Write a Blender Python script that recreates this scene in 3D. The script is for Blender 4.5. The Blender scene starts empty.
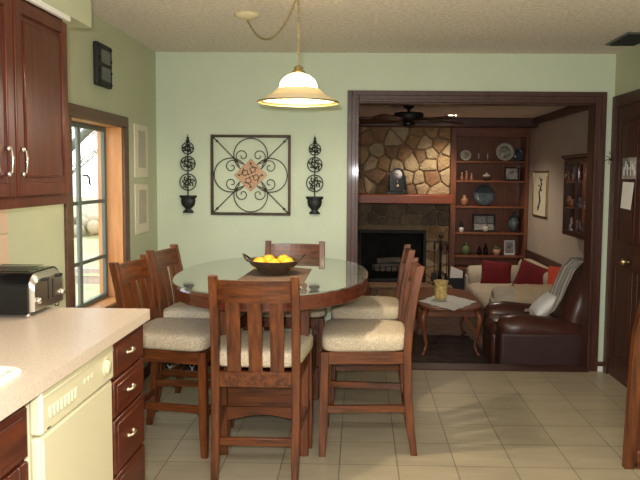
import bpy, bmesh, math, random
from mathutils import Vector, Matrix
random.seed(7)
S = bpy.context.scene
COL = S.collection
PI = math.pi
S.view_settings.view_transform = 'Standard'
S.view_settings.look = 'None'
S.view_settings.gamma = 1
S.view_settings.use_curve_mapping = False
S.view_settings.exposure = 0.95

# ------------------------------------------------------------------ materials
def mat(name, col, rough=0.5, metal=0.0, noise=None, col2=None, bump=0.0, bscale=60, spec=0.5, coat=0.0,
        stretch=(1, 1, 1), emis=None, estr=0.0, trans=0.0, ior=1.45, alpha=1.0, sub=None):
    m = bpy.data.materials.new(name); m.use_nodes = True
    nt = m.node_tree; b = nt.nodes['Principled BSDF']
    b.inputs['Base Color'].default_value = (*col, 1)
    b.inputs['Roughness'].default_value = rough
    b.inputs['Metallic'].default_value = metal
    b.inputs['Specular IOR Level'].default_value = spec
    b.inputs['Coat Weight'].default_value = coat
    b.inputs['Coat Roughness'].default_value = 0.08
    b.inputs['Transmission Weight'].default_value = trans
    b.inputs['IOR'].default_value = ior
    if emis:
        b.inputs['Emission Color'].default_value = (*emis, 1); b.inputs['Emission Strength'].default_value = estr
    if noise or bump:
        tc = nt.nodes.new('ShaderNodeTexCoord'); mp = nt.nodes.new('ShaderNodeMapping')
        nt.links.new(tc.outputs['Object'], mp.inputs['Vector']); mp.inputs['Scale'].default_value = stretch
    if noise:
        n = nt.nodes.new('ShaderNodeTexNoise'); n.inputs['Scale'].default_value = noise; n.inputs['Detail'].default_value = 5
        n.inputs['Roughness'].default_value = 0.6
        nt.links.new(mp.outputs['Vector'], n.inputs['Vector'])
        r = nt.nodes.new('ShaderNodeValToRGB')
        r.color_ramp.elements[0].position = 0.32; r.color_ramp.elements[1].position = 0.68
        r.color_ramp.elements[0].color = (*col, 1); r.color_ramp.elements[1].color = (*(col2 or col), 1)
        nt.links.new(n.outputs['Fac'], r.inputs['Fac']); nt.links.new(r.outputs['Color'], b.inputs['Base Color'])
    if bump:
        n2 = nt.nodes.new('ShaderNodeTexNoise'); n2.inputs['Scale'].default_value = bscale; n2.inputs['Detail'].default_value = 3
        nt.links.new(mp.outputs['Vector'], n2.inputs['Vector'])
        bp = nt.nodes.new('ShaderNodeBump'); bp.inputs['Strength'].default_value = bump; bp.inputs['Distance'].default_value = 0.01
        nt.links.new(n2.outputs['Fac'], bp.inputs['Height']); nt.links.new(bp.outputs['Normal'], b.inputs['Normal'])
    return m

M = {}
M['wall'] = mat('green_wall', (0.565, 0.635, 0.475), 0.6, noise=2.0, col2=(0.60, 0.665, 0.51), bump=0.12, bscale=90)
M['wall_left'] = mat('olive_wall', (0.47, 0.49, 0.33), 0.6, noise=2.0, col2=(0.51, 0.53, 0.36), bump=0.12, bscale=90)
M['ceiling'] = mat('textured_ceiling', (0.66, 0.58, 0.50), 0.9, noise=40, col2=(0.92, 0.83, 0.74), bump=1.0, bscale=55)
M['living_wall'] = mat('taupe_wall', (0.46, 0.38, 0.32), 0.8, noise=3, col2=(0.50, 0.42, 0.35), bump=0.1, bscale=70)
def wood(name, a, b_, rough=0.3, axis='z', coat=0.25):
    st = {'z': (9, 9, 0.8), 'x': (0.8, 9, 9), 'y': (9, 0.8, 9)}[axis]
    return mat(name, a, rough, noise=4.5, col2=b_, bump=0.06, bscale=12, stretch=st, coat=coat)
for ax in 'xyz':
    M['chair_' + ax] = wood('chair_wood_' + ax, (0.042, 0.0105, 0.003), (0.185, 0.050, 0.011), 0.38, ax, 0.06)
    M['cherry_' + ax] = wood('cabinet_wood_' + ax, (0.058, 0.011, 0.005), (0.120, 0.025, 0.009), 0.36, ax, 0.10)
    M['dark_' + ax] = wood('dark_trim_wood_' + ax, (0.040, 0.014, 0.009), (0.085, 0.030, 0.018), 0.42, ax, 0.05)
    M['brown_' + ax] = wood('living_wood_' + ax, (0.15, 0.048, 0.020), (0.25, 0.082, 0.034), 0.4, ax, 0.1)
M['jamb'] = wood('orange_jamb_wood', (0.50, 0.21, 0.07), (0.62, 0.30, 0.11), 0.45, 'z', 0.1)
M['casing'] = wood('window_casing_wood', (0.085, 0.040, 0.022), (0.13, 0.062, 0.032), 0.45, 'y', 0.05)
M['mantel'] = wood('mantel_wood', (0.23, 0.045, 0.016), (0.32, 0.072, 0.024), 0.38, 'x', 0.1)
M['table'] = wood('table_wood', (0.085, 0.020, 0.010), (0.15, 0.038, 0.018), 0.2, 'x', 0.5)
M['glass_top'] = mat('polished_table_glass', (0.40, 0.41, 0.37), 0.02, metal=0.75, spec=0.8, ior=1.9)
M['fabric'] = mat('beige_chair_fabric', (0.40, 0.31, 0.20), 0.9, noise=120, col2=(0.68, 0.58, 0.43), bump=0.4, bscale=160)
M['counter'] = mat('beige_laminate', (0.60, 0.475, 0.37), 0.35, noise=90, col2=(0.74, 0.62, 0.50))
M['almond'] = mat('almond_enamel', (0.72, 0.66, 0.44), 0.35, spec=0.5)
M['almond_light'] = mat('almond_trim', (0.84, 0.80, 0.66), 0.35)
M['white'] = mat('white_enamel', (0.85, 0.84, 0.78), 0.3)
M['chrome'] = mat('chrome', (0.72, 0.70, 0.66), 0.18, 1.0)
M['brushed'] = mat('brushed_steel', (0.62, 0.57, 0.50), 0.3, 1.0, bump=0.05, bscale=80, stretch=(1, 1, 12))
M['black_gloss'] = mat('black_gloss', (0.008, 0.008, 0.008), 0.16, spec=0.35)
M['black'] = mat('black_matte', (0.012, 0.011, 0.010), 0.6)
M['soot'] = mat('soot', (0.010, 0.009, 0.008), 0.95, noise=9, col2=(0.025, 0.021, 0.018))
M['iron'] = mat('wrought_iron', (0.035, 0.022, 0.014), 0.5, 0.3, noise=60, col2=(0.075, 0.045, 0.025))
M['iron_black'] = mat('black_iron', (0.014, 0.014, 0.013), 0.5, 0.2)
M['brass'] = mat('antique_brass', (0.55, 0.42, 0.20), 0.35, 1.0)
M['knob'] = mat('pale_brass_knob', (0.75, 0.66, 0.48), 0.3, 0.9)
M['metal_frame'] = mat('grey_green_window_metal', (0.10, 0.125, 0.11), 0.45, 0.2)
M['metal_light'] = mat('grey_window_mullion', (0.17, 0.19, 0.165), 0.5, 0.1)
M['paper'] = mat('white_paper', (0.80, 0.76, 0.70), 0.9)
M['cream'] = mat('cream_cloth', (0.85, 0.66, 0.42), 0.95, noise=14, col2=(0.90, 0.74, 0.52), bump=0.3, bscale=30)
M['sofa'] = mat('sofa_fabric', (0.44, 0.37, 0.28), 0.95, noise=14, col2=(0.54, 0.46, 0.355), bump=0.3, bscale=25)
M['leather'] = mat('brown_leather', (0.055, 0.020, 0.014), 0.33, noise=6, col2=(0.085, 0.030, 0.020), bump=0.25, bscale=22)
M['leather_side'] = mat('dark_leather', (0.040, 0.018, 0.016), 0.55, noise=6, col2=(0.055, 0.024, 0.020), bump=0.2, bscale=20)
M['red'] = mat('dark_red_cushion', (0.12, 0.007, 0.009), 0.95, noise=10, col2=(0.16, 0.010, 0.013), bump=0.2, bscale=60)
M['bright_red'] = mat('bright_red_cloth', (0.55, 0.035, 0.02), 0.9, noise=30, col2=(0.70, 0.12, 0.06))
M['orange'] = mat('orange_peel', (0.92, 0.40, 0.015), 0.45, noise=8, col2=(0.95, 0.50, 0.03), bump=0.25, bscale=220)
M['wicker'] = mat('dark_wicker', (0.030, 0.018, 0.010), 0.55, noise=90, col2=(0.11, 0.060, 0.028), bump=1.0, bscale=160)
M['runner'] = mat('brown_runner_cloth', (0.10, 0.060, 0.038), 0.9, noise=60, col2=(0.15, 0.090, 0.058))
M['tan'] = mat('tan_tile', (0.47, 0.28, 0.17), 0.8, noise=12, col2=(0.58, 0.38, 0.25))
M['rug'] = mat('brown_patterned_rug', (0.060, 0.035, 0.028), 0.98, noise=7, col2=(0.13, 0.080, 0.060), bump=0.3, bscale=90)
M['mortar'] = mat('mortar', (0.22, 0.155, 0.095), 0.95, noise=20, col2=(0.32, 0.23, 0.14), bump=0.6, bscale=40)
for i, (a, b_) in enumerate([((0.30, 0.19, 0.09), (0.46, 0.32, 0.17)), ((0.25, 0.14, 0.065), (0.40, 0.25, 0.12)),
                             ((0.36, 0.26, 0.15), (0.50, 0.39, 0.24)), ((0.17, 0.10, 0.06), (0.28, 0.17, 0.10)),
                             ((0.22, 0.12, 0.06), (0.36, 0.21, 0.11))]):
    M['stone%d' % i] = mat('fieldstone_%d' % i, a, 0.9, noise=9, col2=b_, bump=0.8, bscale=22)
for i, (a, b_) in enumerate([((0.12, 0.095, 0.065), (0.20, 0.16, 0.115)), ((0.09, 0.065, 0.045), (0.16, 0.12, 0.085)),
                             ((0.15, 0.11, 0.07), (0.23, 0.17, 0.115))]):
    M['slate%d' % i] = mat('dark_stone_%d' % i, a, 0.9, noise=9, col2=b_, bump=0.8, bscale=22)  # darker stone tones, used for the band between firebox and mantel
M['amber'] = mat('amber_vase_glaze', (0.52, 0.30, 0.03), 0.35, noise=34, col2=(0.85, 0.70, 0.34))
M['green_glaze'] = mat('green_glaze', (0.10, 0.14, 0.06), 0.3, noise=10, col2=(0.20, 0.25, 0.13))
M['blue_glaze'] = mat('blue_grey_glaze', (0.035, 0.05, 0.06), 0.2, noise=10, col2=(0.11, 0.14, 0.16))
M['plate'] = mat('painted_plate', (0.09, 0.08, 0.06), 0.4, noise=22, col2=(0.55, 0.52, 0.42))
M['plate_rim'] = mat('plate_rim', (0.50, 0.46, 0.36), 0.4)
M['photo'] = mat('photo_print', (0.05, 0.05, 0.05), 0.4, noise=14, col2=(0.55, 0.50, 0.45))
M['photo_blue'] = mat('collage_print', (0.12, 0.13, 0.14), 0.4, noise=26, col2=(0.42, 0.40, 0.36))
M['print_grey'] = mat('grey_botanical_print', (0.40, 0.37, 0.29), 0.8, noise=26, col2=(0.54, 0.50, 0.39))
M['mat_board'] = mat('cream_mat_board', (0.70, 0.64, 0.50), 0.8)
M['wallbox'] = mat('grey_relief_tile', (0.055, 0.062, 0.055), 0.35, noise=50, col2=(0.12, 0.13, 0.115))
M['figurine'] = mat('figurine_paint', (0.30, 0.06, 0.03), 0.5, noise=40, col2=(0.42, 0.28, 0.16))
M['candle'] = mat('ivory_candle', (0.80, 0.74, 0.58), 0.5)
M['bag'] = mat('black_white_print_bag', (0.008, 0.008, 0.008), 0.6)
M['dot'] = mat('white_print', (0.72, 0.72, 0.70), 0.7)
M['deck'] = mat('weathered_deck_wood', (0.42, 0.32, 0.27), 0.9, noise=6, col2=(0.52, 0.42, 0.36))
M['porch'] = mat('grey_green_paint', (0.16, 0.18, 0.15), 0.7)
M['bark'] = mat('tree_bark', (0.20, 0.16, 0.12), 0.9, noise=9, col2=(0.30, 0.25, 0.19))
M['lawn'] = mat('dry_lawn', (0.28, 0.34, 0.14), 0.95, noise=1.2, col2=(0.46, 0.42, 0.26))
M['brush'] = mat('dry_brush', (0.34, 0.30, 0.18), 0.95, noise=3, col2=(0.44, 0.38, 0.26))
M['doily'] = mat('lace_doily', (0.78, 0.77, 0.73), 0.95, noise=70, col2=(0.92, 0.91, 0.88), bump=0.6, bscale=120)
M['throw'] = mat('white_knit_throw', (0.52, 0.48, 0.42), 0.95, bump=0.5, bscale=90)
M['backsplash'] = mat('pink_beige_tile', (0.62, 0.44, 0.31), 0.45, noise=6, col2=(0.68, 0.50, 0.37))

# striped throw
def stripes(m, c1, c2, scale, axis):
    nt = m.node_tree; b = nt.nodes['Principled BSDF']
    tc = nt.nodes.new('ShaderNodeTexCoord'); w = nt.nodes.new('ShaderNodeTexWave'); w.bands_direction = axis
    w.inputs['Scale'].default_value = scale; w.inputs['Distortion'].default_value = 0.6
    r = nt.nodes.new('ShaderNodeValToRGB'); r.color_ramp.elements[0].position = .35; r.color_ramp.elements[1].position = .55
    r.color_ramp.elements[0].color = (*c1, 1); r.color_ramp.elements[1].color = (*c2, 1)
    nt.links.new(tc.outputs['Object'], w.inputs['Vector']); nt.links.new(w.outputs['Fac'], r.inputs['Fac'])
    nt.links.new(r.outputs['Color'], b.inputs['Base Color'])
stripes(M['throw'], (0.55, 0.50, 0.43), (0.92, 0.90, 0.85), 7.0, 'Y')

# window glass: thin pane, mostly see-through, a little mirror
def thin_glass(name, tint=(1, 1, 1), f=0.06):
    m = bpy.data.materials.new(name); m.use_nodes = True; nt = m.node_tree; nt.nodes.clear()
    o = nt.nodes.new('ShaderNodeOutputMaterial'); mx = nt.nodes.new('ShaderNodeMixShader')
    t = nt.nodes.new('ShaderNodeBsdfTransparent'); g = nt.nodes.new('ShaderNodeBsdfGlossy'); g.inputs['Roughness'].default_value = 0.01
    lw = nt.nodes.new('ShaderNodeLayerWeight'); lw.inputs['Blend'].default_value = 0.5
    pw = nt.nodes.new('ShaderNodeMath'); pw.operation = 'POWER'; pw.inputs[1].default_value = 4.0; nt.links.new(lw.outputs['Facing'], pw.inputs[0])
    fr = nt.nodes.new('ShaderNodeMath'); fr.operation = 'MULTIPLY_ADD'; fr.inputs[1].default_value = 0.5; fr.inputs[2].default_value = 0.035
    nt.links.new(pw.outputs[0], fr.inputs[0])
    t.inputs['Color'].default_value = (*tint, 1)
    nt.links.new(fr.outputs[0], mx.inputs[0]); nt.links.new(t.outputs[0], mx.inputs[1]); nt.links.new(g.outputs[0], mx.inputs[2])
    nt.links.new(mx.outputs[0], o.inputs[0]); return m
M['glass'] = thin_glass('window_glass')

# lamp shade: frosted glass, lets the bulb's light through
def shade_mat(name, col, tr, em):
    m = bpy.data.materials.new(name); m.use_nodes = True; nt = m.node_tree; nt.nodes.clear()
    o = nt.nodes.new('ShaderNodeOutputMaterial'); mx = nt.nodes.new('ShaderNodeMixShader'); ad = nt.nodes.new('ShaderNodeAddShader')
    d = nt.nodes.new('ShaderNodeBsdfDiffuse'); t = nt.nodes.new('ShaderNodeBsdfTranslucent'); e = nt.nodes.new('ShaderNodeEmission')
    d.inputs[0].default_value = (*col, 1); t.inputs[0].default_value = (*col, 1)
    e.inputs[0].default_value = (1, 0.93, 0.76, 1); e.inputs[1].default_value = em
    mx.inputs[0].default_value = tr
    nt.links.new(d.outputs[0], mx.inputs[1]); nt.links.new(t.outputs[0], mx.inputs[2])
    nt.links.new(mx.outputs[0], ad.inputs[0]); nt.links.new(e.outputs[0], ad.inputs[1]); nt.links.new(ad.outputs[0], o.inputs[0])
    return m
M['dome'] = shade_mat('glowing_milk_glass', (0.85, 0.80, 0.62), 0.5, 0.9)
M['flange'] = shade_mat('cream_shade_glass', (0.74, 0.64, 0.42), 0.10, 0.0)

# floor tiles with grout
def tile_mat():
    m = bpy.data.materials.new('kitchen_floor_tile'); m.use_nodes = True; nt = m.node_tree; b = nt.nodes['Principled BSDF']
    tc = nt.nodes.new('ShaderNodeTexCoord'); mp = nt.nodes.new('ShaderNodeMapping')
    mp.inputs['Location'].default_value = (-0.508 / 0.298, 0, 0); mp.inputs['Scale'].default_value = (1 / 0.298, 1 / 0.305, 1)
    br = nt.nodes.new('ShaderNodeTexBrick'); br.offset = 0.0; br.squash = 1.0
    br.inputs['Scale'].default_value = 1.0; br.inputs['Brick Width'].default_value = 1.0; br.inputs['Row Height'].default_value = 1.0
    br.inputs['Mortar Size'].default_value = 0.010; br.inputs['Mortar Smooth'].default_value = 0.1; br.inputs['Bias'].default_value = 0
    br.inputs['Color1'].default_value = (0.41, 0.345, 0.235, 1); br.inputs['Color2'].default_value = (0.455, 0.385, 0.265, 1)
    br.inputs['Mortar'].default_value = (0.19, 0.15, 0.10, 1)
    n = nt.nodes.new('ShaderNodeTexNoise'); n.inputs['Scale'].default_value = 5; n.inputs['Detail'].default_value = 6
    mp2 = nt.nodes.new('ShaderNodeMapping'); mp2.inputs['Scale'].default_value = (0.6, 2.6, 1)
    nt.links.new(tc.outputs['Object'], mp2.inputs['Vector']); nt.links.new(mp2.outputs['Vector'], n.inputs['Vector'])
    mx = nt.nodes.new('ShaderNodeMix'); mx.data_type = 'RGBA'; mx.blend_type = 'MULTIPLY'; mx.inputs[0].default_value = 0.35
    rm = nt.nodes.new('ShaderNodeValToRGB'); rm.color_ramp.elements[0].color = (0.62, 0.60, 0.56, 1); rm.color_ramp.elements[1].color = (1.15, 1.15, 1.15, 1)
    rm.color_ramp.elements[0].position = .3; rm.color_ramp.elements[1].position = .7
    nt.links.new(tc.outputs['Object'], mp.inputs['Vector']); nt.links.new(mp.outputs['Vector'], br.inputs['Vector'])
    nt.links.new(n.outputs['Fac'], rm.inputs['Fac'])
    nt.links.new(br.outputs['Color'], mx.inputs[6]); nt.links.new(rm.outputs['Color'], mx.inputs[7])
    nt.links.new(mx.outputs[2], b.inputs['Base Color'])
    b.inputs['Roughness'].default_value = 0.33
    bp = nt.nodes.new('ShaderNodeBump'); bp.inputs['Strength'].default_value = 0.25; bp.inputs['Distance'].default_value = 0.004; bp.invert = True
    nt.links.new(br.outputs['Fac'], bp.inputs['Height']); nt.links.new(bp.outputs['Normal'], b.inputs['Normal'])
    return m
M['tile'] = tile_mat()
def brick_floor():
    m = bpy.data.materials.new('living_brown_floor'); m.use_nodes = True; nt = m.node_tree; b = nt.nodes['Principled BSDF']
    tc = nt.nodes.new('ShaderNodeTexCoord'); br = nt.nodes.new('ShaderNodeTexBrick')
    br.inputs['Scale'].default_value = 1.0; br.inputs['Brick Width'].default_value = 0.9; br.inputs['Row Height'].default_value = 0.12
    br.inputs['Mortar Size'].default_value = 0.004
    br.inputs['Color1'].default_value = (0.16, 0.062, 0.032, 1); br.inputs['Color2'].default_value = (0.22, 0.090, 0.048, 1)
    br.inputs['Mortar'].default_value = (0.05, 0.02, 0.012, 1)
    nt.links.new(tc.outputs['Object'], br.inputs['Vector']); nt.links.new(br.outputs['Color'], b.inputs['Base Color'])
    b.inputs['Roughness'].default_value = 0.4
    return m
M['living_floor'] = brick_floor()

# ------------------------------------------------------------------ helpers
def nb(): return bmesh.new()
def box(bm, x0, x1, y0, y1, z0, z1, bev=0.0, seg=2, mi=0):
    cx, cy, cz = (x0 + x1) / 2, (y0 + y1) / 2, (z0 + z1) / 2
    mt = Matrix.Translation((cx, cy, cz)) @ Matrix.Diagonal((abs(x1 - x0), abs(y1 - y0), abs(z1 - z0), 1))
    r = bmesh.ops.create_cube(bm, size=1, matrix=mt)
    fs = {f for v in r['verts'] for f in v.link_faces}
    for f in fs: f.material_index = mi
    if bev:
        es = list({e for v in r['verts'] for e in v.link_edges})
        bb = bmesh.ops.bevel(bm, geom=es, offset=bev, segments=seg, affect='EDGES', profile=0.5)
        for f in bb['faces']: f.material_index = mi; f.smooth = True
    return bm
def tube(bm, pts, r, n=8, closed=False, mi=0):
    pts = [Vector(p) for p in pts]; N = len(pts); rings = []
    rr = r if isinstance(r, (list, tuple)) else [r] * N
    prev = None
    for i, p in enumerate(pts):
        if closed: t = (pts[(i + 1) % N] - pts[i - 1])
        else: t = (pts[min(i + 1, N - 1)] - pts[max(i - 1, 0)])
        if t.length < 1e-9: t = Vector((0, 0, 1))
        t.normalize()
        if prev is None:
            a = Vector((0, 0, 1)) if abs(t.z) < .9 else Vector((1, 0, 0)); u = t.cross(a).normalized()
        else:
            u = prev - t * prev.dot(t)
            u = u.normalized() if u.length > 1e-6 else t.orthogonal().normalized()
        prev = u; w = t.cross(u)
        rings.append([bm.verts.new(p + (u * math.cos(2 * PI * k / n) + w * math.sin(2 * PI * k / n)) * rr[i]) for k in range(n)])
    M_ = N if closed else N - 1
    for i in range(M_):
        a, b = rings[i], rings[(i + 1) % N]
        for k in range(n):
            f = bm.faces.new((a[k], a[(k + 1) % n], b[(k + 1) % n], b[k])); f.smooth = True; f.material_index = mi
    if not closed:
        f = bm.faces.new(rings[0][::-1]); f.material_index = mi; f = bm.faces.new(rings[-1]); f.material_index = mi
    return bm
def lathe(bm, prof, c=(0, 0, 0), n=24, mi=0, sx=1, sy=1):
    rings = []
    for r, z in prof:
        if r < 1e-5: rings.append([bm.verts.new((c[0], c[1], c[2] + z))])
        else: rings.append([bm.verts.new((c[0] + sx * r * math.cos(2 * PI * k / n), c[1] + sy * r * math.sin(2 * PI * k / n), c[2] + z)) for k in range(n)])
    for a, b in zip(rings, rings[1:]):
        for k in range(n):
            k2 = (k + 1) % n
            if len(a) == 1 and len(b) == 1: continue
            if len(a) == 1: q = (a[0], b[k2], b[k])
            elif len(b) == 1: q = (a[k], a[k2], b[0])
            else: q = (a[k], a[k2], b[k2], b[k])
            f = bm.faces.new(q); f.smooth = True; f.material_index = mi
    return bm
def ball(bm, c, r, n=16, sx=1, sy=1, sz=1, mi=0):
    prof = [(r * math.sin(PI * k / (n // 2)), -sz * r * math.cos(PI * k / (n // 2))) for k in range(n // 2 + 1)]
    prof[0] = (0, prof[0][1]); prof[-1] = (0, prof[-1][1])
    return lathe(bm, prof, c, n, mi, sx, sy)
def prism(bm, poly, axis, a, b, mi=0):
    """extrude a 2-D polygon between a and b along axis; poly gives the other two coords in order"""
    def P(u, v, w):
        return {'x': (w, u, v), 'y': (u, w, v), 'z': (u, v, w)}[axis]
    A = [bm.verts.new(P(u, v, a)) for u, v in poly]; B = [bm.verts.new(P(u, v, b)) for u, v in poly]
    fs = [bm.faces.new(A), bm.faces.new(B[::-1])]
    n = len(poly)
    for i in range(n): fs.append(bm.faces.new((A[i], B[i], B[(i + 1) % n], A[(i + 1) % n])))
    for f in fs: f.material_index = mi
    return bm
def puff(bm, a, b, c, e1=0.55, e2=0.4, n=28, mt=None, mi=0):
    """superellipsoid cushion with half sizes a,b,c"""
    def sp(v, e): return math.copysign(abs(v) ** e, v)
    rows = []; m_ = n // 2
    for i in range(m_ + 1):
        ph = -PI / 2 + PI * i / m_
        cz = sp(math.sin(ph), e1) * c; rr = max(0.0, math.cos(ph)) ** e1
        if i in (0, m_): rows.append([bm.verts.new((0, 0, cz))]); continue
        rows.append([bm.verts.new((a * rr * sp(math.cos(2 * PI * k / n), e2), b * rr * sp(math.sin(2 * PI * k / n), e2), cz)) for k in range(n)])
    for A, B in zip(rows, rows[1:]):
        for k in range(n):
            k2 = (k + 1) % n
            if len(A) == 1: q = (A[0], B[k2], B[k])
            elif len(B) == 1: q = (A[k], A[k2], B[0])
            else: q = (A[k], A[k2], B[k2], B[k])
            f = bm.faces.new(q); f.smooth = True; f.material_index = mi
    if mt is not None: bmesh.ops.transform(bm, matrix=mt, verts=[v for r in rows for v in r])
    return bm
def obj(name, bm, m, parent=None):
    bmesh.ops.recalc_face_normals(bm, faces=bm.faces)
    me = bpy.data.meshes.new(name); bm.to_mesh(me); bm.free()
    for x in (m if isinstance(m, (list, tuple)) else [m]): me.materials.append(x)
    o = bpy.data.objects.new(name, me); COL.objects.link(o)
    if parent: o.parent = parent
    return o
def thing(name, label, cat, loc=(0, 0, 0), rz=0.0, group=None):
    o = bpy.data.objects.new(name, None); COL.objects.link(o); o.empty_display_size = 0.1
    o.location = loc; o.rotation_euler = (0, 0, rz); o['label'] = label; o['category'] = cat
    if group: o['group'] = group
    return o
def tag(o, label, cat, group=None, kind=None):
    o['label'] = label; o['category'] = cat
    if group: o['group'] = group
    if kind: o['kind'] = kind
    return o
def struct(name, bm, m, label=None, parent=None):
    o = obj(name, bm, m, parent)
    if not parent:
        o['kind'] = 'structure'; o['label'] = label; o['category'] = name.split('_')[0]
    return o
def base(name, label, cat, loc=(0, 0, 0)):
    o = thing(name, label, cat, loc); o['kind'] = 'structure'; return o
def copy_tree(o, parent=None):
    c = o.copy(); COL.objects.link(c); c.parent = parent
    for ch in [x for x in list(COL.objects) if x.parent == o]: copy_tree(ch, c)
    return c
def place(o, loc, rz, label):
    o.location = loc; o.rotation_euler = (0, 0, rz); o['label'] = label; return o

XL, XR, ZC = -1.547, 1.90, 2.40
YB = -8.0
# ------------------------------------------------------------------ setting
bm = nb(); box(bm, XL - .15, XR + .15, YB, 0.0, -0.12, 0.0)
struct('floor', bm, M['tile'], 'beige square tile kitchen floor with dark grout lines')
bm = nb(); box(bm, XL - .15, XR + .15, YB, 0.0, ZC, ZC + .12)
struct('ceiling', bm, M['ceiling'], 'textured beige kitchen ceiling over the dining area')
# back wall with the wide opening
OX0, OX1, OZ = -0.02, 1.765, 2.04
bm = nb(); box(bm, XL, OX0, 0, .13, -.2, ZC); box(bm, OX1, XR, 0, .13, -.2, ZC); box(bm, OX0, OX1, 0, .13, OZ, ZC)
struct('wall_back', bm, M['wall'], 'pale green wall with the wide opening to the living room')
# left wall with the window hole
WY0, WY1, WZ0, WZ1 = -1.625, -0.775, 0.66, 1.79
XO = XL - .16
bm = nb(); box(bm, XO, XL, YB, WY0, -.2, ZC); box(bm, XO, XL, WY1, .13, -.2, ZC)
box(bm, XO, XL, WY0, WY1, -.2, WZ0); box(bm, XO, XL, WY0, WY1, WZ1, ZC)
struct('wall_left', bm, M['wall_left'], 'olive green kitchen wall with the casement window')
bm = nb(); box(bm, XR, XR + .12, YB, -.98, 0, ZC); box(bm, XR, XR + .12, -.98, -.085, 2.0, ZC); box(bm, XR, XR + .12, -.085, 0, 0, ZC)
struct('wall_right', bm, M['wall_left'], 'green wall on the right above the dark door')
bm = nb(); box(bm, XL, XR, YB - .12, YB, 0, ZC)
struct('wall_front', bm, M['wall'], 'green kitchen wall behind the viewer')
# soffit
bm = nb(); box(bm, XL, -1.205, YB, -2.164, 2.13, ZC)
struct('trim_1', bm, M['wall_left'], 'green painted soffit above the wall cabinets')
bm = nb(); box(bm, -1.222, -1.207, -5, -2.39, 2.108, 2.1295)
struct('trim_2', bm, M['paper'], 'thin white strip along the top of the wall cabinet')

# opening casing
bm = nb()
def casing(bm, s):
    # s: -1 kitchen side; profile built of three steps
    for (w0, w1, d) in ((0, .085, .012), (.0, .022, .026), (.05, .085, .020)):
        y0, y1 = (-d, 0)
        box(bm, OX0 + .01 - w1 + .0, OX0 + .01 - w0, y0, y1, 0, 2.035 + w1, .003, 1)
        box(bm, OX1 - .01 + w0, OX1 - .01 + w1, y0, y1, 0, 2.035 + w1, .003, 1)
        box(bm, OX0 + .01 - w0, OX1 - .01 + w0, y0, y1, 2.035 + w0, 2.035 + w1, .003, 1)
casing(bm, -1)
box(bm, OX0, OX0 + .012, 0, .135, -.0, OZ); box(bm, OX1 - .012, OX1, 0, .135, 0, OZ); box(bm, OX0, OX1, 0, .135, OZ - .012, OZ)
struct('trim_3', bm, M['dark_z'], 'dark wooden casing around the wide living room opening')
bm = nb(); box(bm, OX0, OX1, -.045, .135, -.2, .008, .004, 1)
struct('trim_4', bm, M['dark_x'], 'dark wooden threshold strip at the living room opening')
bm = nb(); box(bm, XL, OX0 - .078, -.014, 0, 0, .085, .004, 1); box(bm, XL, OX0 - .078, -.012, 0, .085, .095)
struct('baseboard_back', bm, M['dark_x'], 'dark wooden baseboard on the pale green wall')
bm = nb(); box(bm, OX1 + .076, XR, -.014, 0, 0.04, .075, .004, 1, 0); box(bm, OX1 + .076, XR, -.012, 0, .0, .04, 0, 1, 1)
struct('baseboard_right', bm, [M['dark_x'], M['paper']], 'short dark and white baseboard beside the right door')
bm = nb(); box(bm, XL, XL + .014, -2.4, 0, 0, .085, .004, 1)
struct('baseboard_left', bm, M['dark_y'], 'dark baseboard under the window')

# ------------------------------------------------------------------ window (left wall)
w = base('window_1', 'tall window with dark casing and orange wood jamb in left wall', 'window', (XL, (WY0 + WY1) / 2, WZ0))
def wobj(n, bm, m, par=w):
    bmesh.ops.translate(bm, verts=bm.verts, vec=(-XL, -(WY0 + WY1) / 2, -WZ0)); return obj(n, bm, m, par)
bm = nb(); cw = .075
box(bm, XL, XL + .02, WY0 - cw, WY1 + cw, WZ1 - .01, WZ1 + .062, .004, 1)
box(bm, XL, XL + .02, WY0 - cw, WY0 + .008, WZ0 - .06, WZ1 - .01, .004, 1)
box(bm, XL, XL + .02, WY1 - .008, WY1 + cw, WZ0 - .06, WZ1 - .01, .004, 1)
box(bm, XL, XL + .02, WY0, WY1, WZ0 - .06, WZ0, .004, 1)
wobj('window_casing', bm, M['casing'])
bm = nb()
box(bm, XO, XL, WY1 - .012, WY1, WZ0, WZ1); box(bm, XO, XL, WY0, WY0 + .012, WZ0, WZ1)
box(bm, XO, XL, WY0, WY1, WZ1 - .012, WZ1); box(bm, XO, XL + .012, WY0, WY1, WZ0 - .0, WZ0 + .012)
wobj('jamb', bm, M['jamb'])
gx = XL - .115
bm = nb()
for y0, y1 in ((WY0 + .012, WY0 + .045), (WY1 - .045, WY1 - .012)): box(bm, gx - .010, gx + .014, y0, y1, WZ0 + .012, WZ1 - .012, .003, 1)
for z0, z1 in ((WZ0 + .012, WZ0 + .042), (WZ1 - .04, WZ1 - .012)): box(bm, gx - .012, gx + .016, WY0 + .02, WY1 - .02, z0, z1, .003, 1)
fr = wobj('window_frame', bm, M['metal_frame'])
bm = nb()
box(bm, gx - .007, gx + .012, -1.240, -1.196, WZ0 + .03, WZ1 - .03, .004, 1)
wobj('mullion', bm, M['metal_light'])
for z in (.945, 1.305):
    bm = nb(); box(bm, gx - .006, gx + .009, WY0 + .04, WY1 - .04, z - .011, z + .011); wobj('glazing_bar', bm, M['metal_frame'])
for y0, y1 in ((WY0 + .04, -1.23), (-1.22, WY1 - .04)):
    bm = nb(); box(bm, gx - .003, gx + .001, y0, y1, WZ0 + .035, WZ1 - .035); wobj('glass_pane', bm, M['glass'])
bm = nb(); tube(bm, [(gx + .02, -1.20, 1.47), (gx + .04, -1.18, 1.47), (gx + .04, -1.15, 1.455), (gx + .04, -1.145, 1.42), (gx + .04, -1.125, 1.415)], .006, 6)
wobj('latch', bm, M['iron_black'])

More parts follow.
